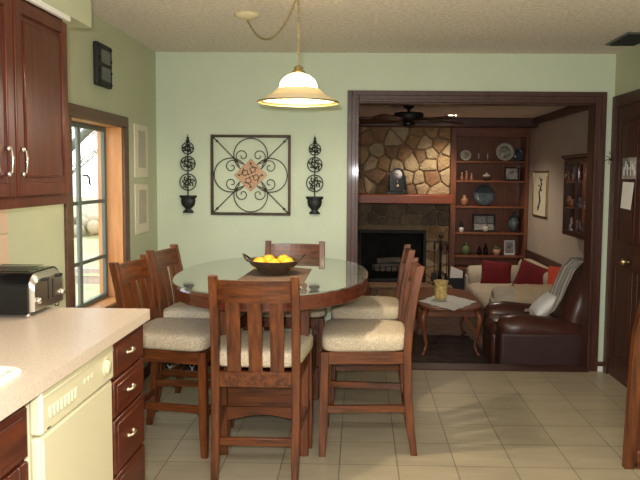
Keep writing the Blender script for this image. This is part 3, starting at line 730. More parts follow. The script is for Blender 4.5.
def pillow(name, lab, cat, c, w_, h, th, rot, m_):
    bm = nb()
    e = bmesh.new()
    N = 14; vs = {}
    for s in (1, -1):
        for i in range(N + 1):
            for j in range(N + 1):
                u, v = -1 + 2 * i / N, -1 + 2 * j / N
                z = (1 - u * u) ** .42 * (1 - v * v) ** .42 * th * s if abs(u) < 1 and abs(v) < 1 else 0
                pin = 1 - .07 * (1 - abs(u) ** 2) * (abs(v) ** 4); pin2 = 1 - .07 * (1 - abs(v) ** 2) * (abs(u) ** 4)
                k = (i, j, s if z else 0)
                if k not in vs: vs[k] = bm.verts.new((u * w_ / 2 * pin2, v * h / 2 * pin, z))
        for i in range(N):
            for j in range(N):
                q = []
                for (a, b_) in ((i, j), (i + 1, j), (i + 1, j + 1), (i, j + 1)): q.append(vs.get((a, b_, s)) or vs[(a, b_, 0)])
                try: f = bm.faces.new(q); f.smooth = True
                except ValueError: pass
    o = obj(name, bm, M[m_]); o.location = c; o.rotation_euler = rot
    e.free()
    tag(o, lab, cat); return o
pillow('throw_pillow', 'smaller dark red pillow leaning on the far sofa arm', 'pillow', (1.63, 2.93, .345), .38, .30, .07, (PI / 2 - .3, .10, .08), 'red')
pillow('throw_pillow', 'larger dark red pillow against the sofa backrest', 'pillow', (1.89, 2.08, .375), .52, .36, .075, (PI / 2 - .3, .25, -.75), 'red')
pillow('patterned_pillow', 'bright red pillow behind the recliner throw', 'pillow', (1.97, 1.58, .47), .22, .28, .06, (PI / 2 - .2, 0, -.6), 'bright_red')
bm = nb(); box(bm, 0, .62, 0, .40, 0, .015, .005, 1); box(bm, 0, .62, -.012, .0, -.22, .015, .004, 1)
# folded cream blanket over near sofa arm
bm.free(); bm = nb(); N = 24; rows = []
for i in range(N + 1):
    a = -1.9 + 3.1 * i / N
    rows.append([bm.verts.new((1.52 + .56 * k / 8, 1.52 + .158 * math.sin(a), .275 + .158 * math.cos(a) + .003 * math.sin(k * 2.1 + i))) for k in range(9)])
for A, B in zip(rows, rows[1:]):
    for k in range(8): f = bm.faces.new((A[k], A[k + 1], B[k + 1], B[k])); f.smooth = True
bmesh.ops.solidify(bm, geom=list(bm.faces), thickness=.010)
tag(obj('cream_blanket', bm, M['cream']), 'folded cream blanket draped over the near sofa arm', 'blanket')

# ------------------------------------------------------------------ recliner (faces -x)
rc = thing('leather_recliner', 'dark brown leather recliner just beyond the opening', 'armchair', (1.60, .80, LZ))
def robj(n, bm, m, par=rc):
    bmesh.ops.translate(bm, verts=bm.verts, vec=(-1.55, -.82, -LZ)); return obj(n, bm, m, par)
for y0, y1 in ((.42, .66), (1.02, 1.26)):
    bm = nb(); box(bm, 1.13, 1.92, y0, y1, LZ + .02, .20, .03, 3)
    robj('side_panel', bm, M['leather_side'])
    bm = nb(); ym = (y0 + y1) / 2
    tube(bm, [(1.14, ym, .19), (1.18, ym, .205), (1.3, ym, .215), (1.55, ym, .195), (1.8, ym, .17), (1.86, ym, .16)], [.075, .110, .120, .118, .11, .08], 22)
    robj('padded_arm', bm, M['leather'])
bm = nb(); puff(bm, .34, .19, .10, .5, .35, mt=Matrix.Translation((1.43, .84, .16))); robj('seat_cushion', bm, M['leather'])
bm = nb(); box(bm, 1.15, 1.85, .64, 1.04, LZ + .04, .12, .02, 2); robj('seat_base', bm, M['leather_side'])
bm = nb(); box(bm, 1.10, 1.17, .66, 1.02, LZ + .05, .14, .03, 3); robj('footrest', bm, M['leather'])
def backroll(bm, c, a, b, cc, ang):
    puff(bm, a, b, cc, .6, .45, mt=Matrix.Translation(c) @ Matrix.Rotation(ang, 4, 'Y'))
bm = nb(); backroll(bm, (1.82, .84, .33), .12, .36, .30, .33); robj('back_cushion', bm, M['leather'])
bm = nb(); backroll(bm, (1.925, .84, .57), .11, .35, .16, .38); robj('headrest', bm, M['leather'])
bm = nb(); box(bm, 1.86, 1.98, .50, 1.18, LZ + .1, .40, .04, 3); robj('back_shell', bm, M['leather_side'])
# knitted throw over the back
bm = nb(); rows = []
path = [(1.50, .29), (1.60, .30), (1.66, .36), (1.71, .46), (1.755, .58), (1.81, .70), (1.88, .765), (1.97, .77), (2.05, .70), (2.07, .60)]
for i, (x, z) in enumerate(path):
    rows.append([bm.verts.new((x + .012 * math.sin(k * 1.3 + i * .4), .56 + .36 * k / 10 + (.03 * (5 - i) if i < 5 else 0) * .2, z + .010 * math.cos(k * 1.9 + i))) for k in range(11)])
for A, B in zip(rows, rows[1:]):
    for k in range(10): f = bm.faces.new((A[k], A[k + 1], B[k + 1], B[k])); f.smooth = True
bmesh.ops.solidify(bm, geom=list(bm.faces), thickness=.018)
tag(obj('striped_throw', bm, M['throw']), 'white and grey striped knit throw over the recliner back', 'blanket')
pillow('white_cushion', 'white lace cushion lying on the brown recliner seat', 'cushion', (1.63, .80, .37), .26, .32, .05, (0, -.75, 0), 'doily')

# ------------------------------------------------------------------ coffee table + basket
ct = thing('coffee_table', 'brown wooden coffee table with curved legs and lace doily', 'table', (.87, 1.6, LZ + .0105))
bm = nb(); puff(bm, .31, .58, .018, .3, .5, n=40, mt=Matrix.Translation((0, 0, .455))); obj('tabletop', bm, M['brown_y'], ct)
bm = nb(); box(bm, -.24, .24, -.46, -.44, .37, .44); box(bm, -.24, .24, .44, .46, .37, .44); box(bm, -.25, -.23, -.45, .45, .37, .44); box(bm, .23, .25, -.45, .45, .37, .44); obj('apron', bm, M['brown_x'], ct)
for sx in (-1, 1):
    for sy in (-1, 1):
        bm = nb(); tube(bm, [(sx * .23, sy * .44, .44), (sx * .265, sy * .475, .36), (sx * .25, sy * .46, .22), (sx * .225, sy * .435, .10), (sx * .245, sy * .455, .03), (sx * .27, sy * .48, .0)], [.032, .034, .02, .014, .014, .022], 10)
        obj('leg', bm, M['brown_z'], ct)
bm = nb(); pts = []
cx, cy = .86, 1.34
pl = []
for k in range(48):
    a = 2 * PI * k / 48; s = 1 + .035 * math.cos(12 * a)
    q = .5 ** .5
    ca, sa = math.cos(a), math.sin(a)
    rr = .33 / (abs(ca) + abs(sa)) ** .9 * s
    pl.append((cx + rr * ca * .82, cy + rr * sa * 1.35))
prism(bm, pl, 'z', .2845, .2885)
tag(obj('lace_doily', bm, M['doily']), 'white lace doily on the brown coffee table', 'doily')
t = thing('amber_pot', 'amber and cream patterned pot on the lace doily', 'pot', (.81, 1.50, .289)); t.scale = (.9, .9, .92)
bm = nb(); lathe(bm, [(0, 0), (.062, 0), (.066, .01), (.070, .10), (.075, .17), (.082, .18), (.082, .19), (.068, .19), (.062, .02), (0, .02)], n=28); obj('pot', bm, M['amber'], t)
bm = nb(); lathe(bm, [(.06, .17), (.0, .178)], n=20); obj('filling', bm, M['soot'], t)

# rug
bm = nb(); box(bm, .1, 1.25, .25, 3.0, LZ, LZ + .010, .004, 1)
tag(obj('area_rug', bm, M['rug']), 'dark brown patterned rug under the coffee table', 'rug')

# brown armchair seen past the left jamb
t = thing('tub_armchair', 'reddish brown upholstered chair behind the left door jamb', 'armchair', (-.25, 1.45, LZ))
bm = nb(); box(bm, -.33, .33, -.33, .33, .08, .36, .05, 3); obj('seat', bm, M['brown_z'], t)
bm = nb(); rows = []
for i in range(17):
    a = PI * i / 16
    rows.append((.31 * math.cos(a), -.05 - .30 * math.sin(a)))
for k, (x, y) in enumerate(rows[:-1]):
    x2, y2 = rows[k + 1]; z1 = .84 - .16 * abs(math.cos(PI * k / 16)) ** 3
    tube(bm, [(x, y, .10), (x, y, z1 - .03), (x, y, z1)], [.045, .045, .02], 10)
obj('curved_back', bm, M['figurine'] if False else M['mantel'], t)
for sx in (-1, 1):
    for sy in (-1, 1):
        bm = nb(); tube(bm, [(sx * .26, sy * .26, .1), (sx * .27, sy * .27, 0)], [.028, .018], 8); obj('leg', bm, M['dark_z'], t)

# small magazine rack left of sofa
t = thing('magazine_rack', 'dark magazine rack with papers beside the far sofa end', 'magazine rack', (1.22, 3.45, LZ))
bm = nb(); box(bm, -.12, .12, -.08, .08, .05, .07); box(bm, -.12, .12, -.085, -.07, .05, .42, .003, 1); box(bm, -.12, .12, .07, .085, .05, .42, .003, 1)
for sx in (-1, 1): box(bm, sx * .12 - .01, sx * .12 + .01, -.085, .085, 0, .46, .003, 1)
obj('rack', bm, M['black'], t)
bm = nb(); prism(bm, [(-.09, .1), (.09, .1), (.09, .50), (-.06, .56)], 'y', -.02, .0); obj('papers', bm, M['paper'], t)

# ------------------------------------------------------------------ wall art on back wall
t = thing('iron_scroll_wall_art', 'square iron scroll wall panel with tan diamond centre', 'wall art', (-.826, 0, 1.479))
h = .304
bm = nb()
for q in ((-h, h, h - .02, h), (-h, h, -h, -h + .02), (-h, -h + .02, -h + .02, h - .02), (h - .02, h, -h + .02, h - .02)):
    box(bm, q[0], q[1], -.028, -.006, q[2], q[3], .003, 1)
for sx, sz in ((1, 1), (1, -1), (-1, 1), (-1, -1)): box(bm, sx * .29 - .006, sx * .29 + .006, -.008, 0, sz * .29 - .006, sz * .29 + .006)
obj('frame', bm, M['iron'], t)
bm = nb()
for sx, sz in ((1, 1), (1, -1), (-1, 1), (-1, -1)):
    tube(bm, [(sx * .10, -.016, sz * .10), (sx * .287, -.016, sz * .287)], .0042, 6)
    ball(bm, (sx * .255, -.016, sz * .255), .010, 8)
# four big C arcs with scroll ends
def arc(cx, cz, r, a0, a1, n=22): return [(cx + r * math.cos(a0 + (a1 - a0) * k / n), cz + r * math.sin(a0 + (a1 - a0) * k / n)) for k in range(n + 1)]
for q in range(4):
    rot = q * PI / 2; pts = []
    for s in (1, -1):
        pts = []
        # outer half arc from top to side then curl inward as a spiral (local: lobe pointing +z)
        R0 = .128; cz0 = .150
        for k in range(30):
            a = PI / 2 - s * (PI * .86) * k / 29
            pts.append((R0 * math.cos(a), cz0 + R0 * math.sin(a)))
        obj_pts = [(x * math.cos(rot) - z * math.sin(rot), -.016, x * math.sin(rot) + z * math.cos(rot)) for x, z in pts]
        tube(bm, obj_pts, .0042, 6)
        sc = []
        for k in range(36):
            f = k / 35; a = -PI * .5 + 2.6 * PI * f; r = .050 * (1 - f) + .008
            sc.append((s * (.062 + r * math.cos(a)), .145 - 0.0 + r * math.sin(a)))
        obj_pts = [(x * math.cos(rot) - z * math.sin(rot), -.016, x * math.sin(rot) + z * math.cos(rot)) for x, z in sc]
        tube(bm, obj_pts, .0038, 6)
obj('scrolls', bm, M['iron'], t)
bm = nb(); prism(bm, [(0, -.125), (.125, 0), (0, .125), (-.125, 0)], 'y', -.022, -.010); di = obj('diamond_plaque', bm, M['tan'], t)
bm = nb()
for k in range(8):
    a = k * PI / 4
    pts = []
    for j in range(14):
        f = j / 13; r = .012 + .062 * f; aa = a + .9 * math.sin(f * PI) * (1 if k % 2 else -1)
        pts.append((r * math.cos(aa), -.024, r * math.sin(aa)))
    tube(bm, pts, .0030, 5)
for k in range(4):
    a = k * PI / 2; ball(bm, (.088 * math.cos(a), -.024, .088 * math.sin(a)), .008, 8, 1, .4, 1)
obj('ornament', bm, M['iron'], di)

# topiaries
def topiary(x, lab):
    t = thing('iron_topiary_plaque', lab, 'wall art', (x, 0, 1.19), group='iron topiary plaques beside the scroll panel')
    bm = nb(); lathe(bm, [(0, 0), (.042, 0), (.040, .012), (.022, .026), (.026, .034), (.050, .060), (.056, .095), (.052, .108), (.066, .118), (.066, .132), (0, .132)], (0, -.034, 0), 20, sy=.5); obj('urn', bm, M['iron_black'], t)
    bm = nb(); tube(bm, [(0, -.034, .12), (0, -.034, .56)], .005, 6)
    for zc, r in ((.233, .062), (.372, .055), (.488, .044)):
        N = 24
        pts = [(r * math.cos(2 * PI * k / N), -.034, zc + r * math.sin(2 * PI * k / N)) for k in range(N)]
        tube(bm, pts, .0045, 6, True)
        rnd = random.Random(int(zc * 1000))
        for k in range(7):
            a = k * 2 * PI / 7 + rnd.uniform(-.3, .3); rr = r * rnd.uniform(.35, .62)
            c = (rr * math.cos(a), zc + rr * math.sin(a)); r2 = r * rnd.uniform(.24, .36)
            pp = [(c[0] + r2 * (1 - j / 16) * math.cos(a + j * .45), -.034 - .008 * math.sin(j / 16 * PI), c[1] + r2 * (1 - j / 16) * math.sin(a + j * .45)) for j in range(14)]
            tube(bm, pp, .0055, 5)
    obj('wire_balls', bm, M['iron_black'], t)
    bm = nb(); lathe(bm, [(0, .53), (.012, .535), (.016, .548), (.006, .556), (.012, .566), (.004, .576), (0, .60)], (0, -.034, 0), 10); obj('finial', bm, M['iron_black'], t)
    return t
topiary(-1.30, 'black iron topiary plaque left of the square scroll panel')
topiary(-.338, 'black iron topiary plaque right of the square scroll panel')

# prints on the left wall
for z0, z1, lab in ((1.455, 1.825, 'upper of two pale botanical prints beside the window'), (1.062, 1.41, 'lower of two pale botanical prints beside the window')):
    t = thing('botanical_print', lab, 'picture', (XL, -.405, z0), group='botanical prints on the left wall')
    hh = z1 - z0; bm = nb(); box(bm, 0.001, .012, -.145, .145, 0, hh, .003, 1); obj('mat_board', bm, M['mat_board'], t)
    bm = nb(); box(bm, .012, .0145, -.085, .085, .07, hh - .04); obj('print', bm, M['print_grey'], t)
t = thing('wall_plaque', 'dark framed relief plaque high on the olive wall', 'wall art', (XL, -1.14, 1.995))
bm = nb(); box(bm, .001, .03, -.12, .12, 0, .25, .008, 2); obj('frame', bm, M['black'], t)
for z in (.035, .135):
    bm = nb(); box(bm, .028, .036, -.075, .075, z, z + .08, .004, 1); obj('relief_tile', bm, M['wallbox'], t)
bm = nb()
for k in range(8): ball(bm, (.03, -.095 + .19 * (k % 2), .02 + .07 * (k // 2)), .010, 8)
obj('studs', bm, M['iron_black'], t)

# ------------------------------------------------------------------ chairs
def chair(label):
    t = thing('dining_chair', label, 'chair', group='counter height wooden dining chairs around the table')
    def leg(pts, w0=.044, w1=.034):
        bm = nb(); prev = None
        rings = []
        N = len(pts)
        for i, (x, y, z) in enumerate(pts):
            w_ = w0 if z > .15 else w1 + (w0 - w1) * z / .15
            a = w_ / 2
            rings.append([bm.verts.new((x + sx * a, y + sy * a * .9, z)) for sx, sy in ((-1, -1), (1, -1), (1, 1), (-1, 1))])
        for A, B in zip(rings, rings[1:]):
            for k in range(4): bm.faces.new((A[k], A[(k + 1) % 4], B[(k + 1) % 4], B[k]))
        bm.faces.new(rings[0][::-1]); bm.faces.new(rings[-1])
        es = [e for e in bm.edges if abs(e.verts[0].co.z - e.verts[1].co.z) > .01]
        bmesh.ops.bevel(bm, geom=es, offset=.004, segments=1, affect='EDGES')
        return bm
    for s in (-1, 1):
        obj('leg', leg([(.243, s * .226, 0), (.238, s * .224, .15), (.232, s * .218, .56)]), M['chair_z'], t)
        obj('leg', leg([(-.245, s * .192, 0), (-.222, s * .192, .15), (-.205, s * .192, .35), (-.20, s * .192, .55), (-.21, s * .192, .70), (-.232, s * .192, .86), (-.262, s * .192, 1.0), (-.264, s * .192, 1.012)]), M['chair_z'], t)
    bm = nb()
    box(bm, .215, .25, -.21, .21, .495, .56, .003, 1); box(bm, -.215, -.185, -.18, .18, .47, .545, .003, 1)
    for s in (-1, 1): prism(bm, [(-.20, s * .185), (-.20, s * .205), (.235, s * .232), (.235, s * .210)], 'z', .495, .56)
    obj('seat_frame', bm, M['chair_x'], t)
    for q in ((.225, .249, -.21, .21, .20), (-.222, -.20, -.175, .175, .185)):
        bm = nb(); box(bm, q[0], q[1], q[2], q[3], q[4], q[4] + .04, .004, 1); obj('stretcher', bm, M['chair_y'], t)
    for s in (-1, 1):
        for z in (.255,):
            bm = nb(); prism(bm, [(-.21, s * .182), (-.21, s * .204), (.235, s * .234), (.235, s * .212)], 'z', z - .018, z + .018); obj('stretcher', bm, M['chair_x'], t)
    # cushion: flat bottom, crowned top
    bm = nb(); puff(bm, .232, .232, .052, .42, .28, n=36, mt=Matrix.Translation((.022, 0, .603)))
    for v in bm.verts: v.co.y *= 1.0 + .10 * v.co.x / .22
    obj('seat_cushion', bm, M['fabric'], t)
    # back: top rail curved, three slats
    def xb(z): return -.20 - (.0 if z < .55 else (z - .55) ** 1.6 * .20)
    bm = nb(); N = 10
    for (za, zb, th) in ((.885, .992, .022),):
        R = []
        for i in range(N + 1):
            y = -.178 + .356 * i / N; bow = -.022 * (1 - (y / .178) ** 2)
            R.append([bm.verts.new((xb(z) + bow + dx, y, z)) for z, dx in ((za, th / 2), (zb, th / 2 ), (zb, -th / 2), (za, -th / 2))])
        for A, B in zip(R, R[1:]):
            for k in range(4): bm.faces.new((A[k], A[(k + 1) % 4], B[(k + 1) % 4], B[k]))
        bm.faces.new(R[0][::-1]); bm.faces.new(R[-1])
    obj('top_rail', bm, M['chair_y'], t)
    for yc, w_ in ((-.103, .066), (0, .066), (.103, .066)):
        bm = nb(); R = []
        for i in range(9):
            z = .535 + (.895 - .535) * i / 8; bow = -.020 * (1 - (yc / .178) ** 2) * (i / 8); x = xb(z) + bow
            R.append([bm.verts.new((x + dx, yc + dy, z)) for dx, dy in ((-.007, -w_ / 2), (.007, -w_ / 2), (.007, w_ / 2), (-.007, w_ / 2))])
        for A, B in zip(R, R[1:]):
            for k in range(4): bm.faces.new((A[k], A[(k + 1) % 4], B[(k + 1) % 4], B[k]))
        bm.faces.new(R[0][::-1]); bm.faces.new(R[-1])
        obj('back_slat', bm, M['chair_z'], t)
    return t
c0 = chair('x')
proto_spots = [
    ((-.485, -1.855, 0), PI / 2, 'wooden dining chair with its back to the viewer, nearest the camera'),
    ((.06, -1.50, 0), PI, 'wooden dining chair on the right of the table, nearer one'),
    ((.075, -.70, 0), PI, 'wooden dining chair on the right of the table, farther one'),
    ((-1.01, -1.52, 0), -.12, 'wooden dining chair at left of table beside the counter end'),
    ((-1.0, -.91, 0), -.12, 'wooden dining chair left of the table, nearest the window prints'),
    ((-.455, -.62, 0), -PI / 2, 'wooden dining chair at the far end of the table by the wall')]
for i, (l, rz, lab) in enumerate(proto_spots):
    o = c0 if i == 0 else copy_tree(c0)
    place(o, l, rz, lab)

# ------------------------------------------------------------------ table
TX, TY, TZ = -.495, -1.245, .912
tb = thing('dining_table', 'oval counter height wooden table with glossy glass top', 'table', (TX, TY, 0))
def oval(a, b, n=72, e=2.25):
    out = []
    for k in range(n):
        t_ = 2 * PI * k / n; c, s = math.cos(t_), math.sin(t_)
        out.append((a * math.copysign(abs(c) ** (2 / e), c), b * math.copysign(abs(s) ** (2 / e), s)))
    return out
def ovalsolid(bm, specs):
    rings = [[bm.verts.new((x, y, z)) for x, y in oval(a, b)] for a, b, z in specs]
    for A, B in zip(rings, rings[1:]):
        for k in range(72): f = bm.faces.new((A[k], A[(k + 1) % 72], B[(k + 1) % 72], B[k])); f.smooth = False
    bm.faces.new(rings[0][::-1]); bm.faces.new(rings[-1])
bm = nb(); ovalsolid(bm, [(.535, .795, .828), (.545, .805, .834), (.553, .815, .893), (.548, .808, .904)]); obj('tabletop', bm, M['table'], tb)
bm = nb(); ovalsolid(bm, [(.548, .808, .904), (.551, .812, .906), (.551, .812, .911), (.547, .807, .913)]); obj('glass_top', bm, M['glass_top'], tb)
for sx in (-1, 1):
    for sy in (-1, 1):
        bm = nb(); box(bm, sx * .215 - .024, sx * .215 + .024, sy * .47 - .024, sy * .47 + .024, 0, .83, .004, 1); obj('leg', bm, M['chair_z'], tb)
bm = nb(); box(bm, -.19, .19, -.48, -.46, .26, .44, .003, 1); box(bm, -.19, .19, .46, .48, .26, .44, .003, 1)
box(bm, -.225, -.205, -.45, .45, .26, .44, .003, 1); box(bm, .205, .225, -.45, .45, .26, .44, .003, 1); box(bm, -.2, .2, -.45, .45, .27, .29)
obj('lower_shelf_box', bm, M['chair_x'], tb)
for sy in (-1, 1):
    bm = nb()
    pl = [(-.19, .26), (.19, .26), (.19, .185)] + [(.19 - .38 * k / 12, .185 + .035 * math.sin(PI * k / 12)) for k in range(1, 12)] + [(-.19, .185)]
    prism(bm, pl, 'y', sy * .47 - .014, sy * .47 + .014)
    obj('arched_rail', bm, M['chair_x'], tb)

# runner, bowl, oranges
bm = nb(); pl = [(-.655, -1.68), (-.47, -1.82), (-.29, -1.74), (-.285, -1.12), (-.47, -1.02), (-.63, -1.14)]
prism(bm, pl, 'z', .9133, .9165)
t = obj('table_runner', bm, M['runner']); tag(t, 'dark brown cloth runner under the fruit bowl', 'table runner')
bm = nb(); tube(bm, [(-.292, -1.73, .918), (-.276, -1.79, .920), (-.272, -1.84, .926)], [.006, .009, .016], 8); obj('tassel', bm, M['runner'], t)
bw = thing('fruit_bowl', 'dark woven fruit bowl with two handles on the table', 'bowl', (-.485, -1.36, .9165))
bm = nb(); lathe(bm, [(0, .0), (.07, 0), (.075, .006), (.105, .03), (.135, .062), (.147, .078), (.150, .083), (.144, .083), (.128, .062), (.098, .034), (.065, .012), (0, .010)], n=40); obj('woven_bowl', bm, M['wicker'], bw)
for s in (-1, 1):
    bm = nb(); tube(bm, [(s * .140, -.05, .078), (s * .162, -.035, .098), (s * .176, 0, .112), (s * .162, .035, .098), (s * .140, .05, .078)], .0055, 8); obj('handle', bm, M['iron'], bw)
opos = [(-.075, -.045, 'leftmost front orange in the bowl'), (.005, -.065, 'front middle orange in the bowl'), (.080, -.03, 'rightmost orange in the bowl'), (-.035, .05, 'orange at the back left of the bowl'), (.05, .055, 'orange at the back right of the bowl')]
zs = [.064, .060, .064, .068, .068]
bm = nb(); ball(bm, (0, 0, 0), .040, 20, 1, 1, .94); o0 = obj('orange', bm, M['orange'])
bm = nb(); lathe(bm, [(0, 0), (.004, 0), (.003, .003), (0, .003)], (0, 0, .037), 8); obj('stem_end', bm, M['green_glaze'], o0)
for i, (x, y, lab) in enumerate(opos):
    o = o0 if i == 0 else copy_tree(o0)
    o.location = (-.485 + x, -1.36 + y, .9165 + zs[i]); tag(o, lab, 'orange', 'oranges in the fruit bowl')

# ------------------------------------------------------------------ pendant lamp
PXY = (-.305, -1.85)
pd = thing('pendant_lamp', 'glowing cream glass pendant lamp on a swagged chain', 'pendant lamp', (PXY[0], PXY[1], 1.84))
bm = nb(); lathe(bm, [(.094, .070), (.090, .092), (.078, .112), (.055, .130), (.028, .140), (.026, .137), (.052, .126), (.074, .108), (.086, .088), (.090, .070), (.094, .070)], n=40); obj('glass_dome', bm, M['dome'], pd)
bm = nb(); lathe(bm, [(.092, .068), (.100, .066), (.130, .040), (.170, .018), (.199, .002), (.198, -.001), (.168, .013), (.127, .034), (.097, .061), (.091, .063), (.092, .068)], n=48); obj('glass_flange', bm, M['flange'], pd)
bm = nb(); lathe(bm, [(.197, -.001), (.201, .002), (.201, -.006), (.197, -.006), (.197, -.001)], n=48); obj('rim', bm, M['brass'], pd)
bm = nb(); lathe(bm, [(0, .136), (.032, .136), (.034, .148), (.022, .156), (.024, .166), (.014, .176), (.008, .178), (0, .18)], n=20); lathe(bm, [(0, .09), (.017, .09), (.017, .14), (0, .14)], n=14); obj('brass_cap', bm, M['brass'], pd)
bulbm = mat('bulb_glow', (1, .95, .8), emis=(1, .86, .6), estr=25)
bm = nb(); ball(bm, (0, 0, .062), .028, 16, 1, 1, 1.15); obj('bulb', bm, bulbm, pd)
def chain(bm, pts, step=.020):
    P_ = [Vector(p) for p in pts]; acc = 0; k = 0; out = []
    for a, b in zip(P_, P_[1:]):
        L = (b - a).length
        while acc < L:
            out.append((a.lerp(b, acc / L), (b - a).normalized(), k)); acc += step; k += 1
        acc -= L
    for p, d_, k in out:
        u = d_.orthogonal().normalized() if abs(d_.z) < .95 else Vector((1, 0, 0)).cross(d_).normalized()
        if k % 2: u = d_.cross(u)
        ring = [p + d_ * (.0125 * math.cos(a * PI / 4)) + u * (.0062 * math.sin(a * PI / 4)) for a in range(8)]
        tube(bm, ring, .0018, 5, True)
    tube(bm, pts, .0016, 5)
bm = nb(); hz = ZC - 1.84 - .03
chain(bm, [(0, 0, .18), (0, 0, hz)])
cx, cy = -.654 - PXY[0], -1.25 - PXY[1]; cz = ZC - 1.84 - .03
sw = []
for k in range(21):
    f = k / 20; x, y = cx * (1 - f), cy * (1 - f); sag = .165 * 4 * f * (1 - f)
    sw.append((x, y, cz - sag))
chain(bm, sw); obj('chain', bm, M['brass'], pd)
bm = nb(); lathe(bm, [(0, .03), (.075, .03), (.072, .018), (.04, .004), (.012, -.004), (0, -.004)], (cx, cy, cz), 28); obj('ceiling_canopy', bm, M['flange'], pd)
bm = nb(); tube(bm, [(0, 0, hz + .03), (0, 0, hz + .008), (.012, 0, hz - .004), (0, 0, hz - .012)], .003, 6); obj('ceiling_hook', bm, M['brass'], pd)

# ------------------------------------------------------------------ kitchen cabinets
def raised_door(bm, x, y0, y1, z0, z1, th=.02, st=.05):
    """frame and raised panel door, face at x, facing +x"""
    box(bm, x - th, x, y0, y0 + st, z0, z1, .004, 1); box(bm, x - th, x, y1 - st, y1, z0, z1, .004, 1)
    box(bm, x - th, x, y0 + st, y1 - st, z0, z0 + st, .004, 1); box(bm, x - th, x, y0 + st, y1 - st, z1 - st, z1, .004, 1)
    box(bm, x - th, x - .012, y0 + st - .002, y1 - st + .002, z0 + st - .002, z1 - st + .002)
    box(bm, x - .014, x - .003, y0 + st + .02, y1 - st - .02, z0 + st + .02, z1 - st - .02, .008, 1)
wc = thing('wall_cabinet', 'reddish cherry wall cabinet with two panelled doors', 'cabinet', (XL, -2.85, 1.365))
def cobj(n, bm, m, par=wc, o=(XL, -2.85, 1.365)):
    bmesh.ops.translate(bm, verts=bm.verts, vec=(-o[0], -o[1], -o[2])); return obj(n, bm, m, par)
bm = nb(); box(bm, XL, -1.24, -3.32, -2.39, 1.352, 2.128, .002, 1); cobj('body', bm, M['cherry_z'])
for y0, y1, hy in ((-2.845, -2.40, -2.82), (-3.30, -2.86, -2.925)):
    bm = nb(); raised_door(bm, -1.218, y0, y1, 1.395, 2.10); dr = cobj('cabinet_door', bm, M['cherry_z'])
    bm = nb(); tube(bm, [(-1.214, hy, 1.478), (-1.200, hy, 1.482), (-1.197, hy, 1.52), (-1.200, hy, 1.558), (-1.214, hy, 1.562)], .0042, 8)
    for z in (1.476, 1.564): lathe(bm, [(0, -.010), (.009, -.006), (.009, .006), (0, .010)], (-1.212, hy, z), 10)
    cobj('handle', bm, M['chrome'], dr)

# backsplash tile
bm = nb()
for k in range(6):
    for j in range(3):
        box(bm, XL, XL + .008, -2.295 - .108 * (k + 1) + .003, -2.295 - .108 * k, .918 + .150 * j, .918 + .150 * (j + 1) - .004, .002, 1)
tag(obj('backsplash_tile', bm, M['backsplash']), 'pinkish beige tile backsplash at the left edge above counter', 'backsplash', kind='structure')

def drawer_front(bm, x, y0, y1, z0, z1):
    box(bm, x - .02, x, y0, y1, z0, z1, .005, 1); box(bm, x - .004, x + .003, y0 + .028, y1 - .028, z0 + .022, z1 - .022, .003, 1)
XF = -.905
dc = thing('drawer_cabinet', 'dark cherry base cabinet with four drawers at counter end', 'cabinet', (XL, -2.6, 0))
o_ = (XL, -2.6, 0)
bm = nb(); box(bm, XL + .005, XF - .02, -2.80, -2.425, .10, .868); box(bm, XL + .005, XF - .09, -2.80, -2.44, 0, .10); cobj('body', bm, M['cherry_z'], dc, o_)
for z0, z1 in ((.715, .855), (.565, .705), (.345, .555), (.12, .335)):
    bm = nb(); drawer_front(bm, XF, -2.79, -2.435, z0, z1); q = cobj('drawer', bm, M['cherry_y'], dc, o_)
    zc = (z0 + z1) / 2; bm = nb(); tube(bm, [(XF, -2.65, zc), (XF + .015, -2.645, zc), (XF + .018, -2.62, zc), (XF + .015, -2.595, zc), (XF, -2.59, zc)], .005, 8)
    for yy in (-2.65, -2.59): ball(bm, (XF + .003, yy, zc), .008, 10)
    cobj('drawer_pull', bm, M['knob'], q, o_)
sc_ = thing('sink_base_cabinet', 'dark cherry base cabinet left of the dishwasher', 'cabinet', (XL, -3.9, 0))
o_ = (XL, -3.9, 0)
bm = nb(); box(bm, XF - .04, XF - .02, -4.35, -3.455, .10, .868); box(bm, XL + .005, XF - .02, -4.35, -4.33, .1, .868); box(bm, XL + .005, XF - .02, -3.475, -3.455, .1, .868)
box(bm, XL + .005, XF - .02, -4.35, -3.455, .10, .12); box(bm, XL + .01, XF - .09, -4.35, -3.46, 0, .10); cobj('body', bm, M['cherry_z'], sc_, o_)
for y0, y1 in ((-3.89, -3.47), (-4.33, -3.90)):
    bm = nb(); drawer_front(bm, XF, y0, y1, .70, .845); cobj('drawer', bm, M['cherry_y'], sc_, o_)
    bm = nb(); raised_door(bm, XF, y0, y1, .13, .69); cobj('cabinet_door', bm, M['cherry_z'], sc_, o_)
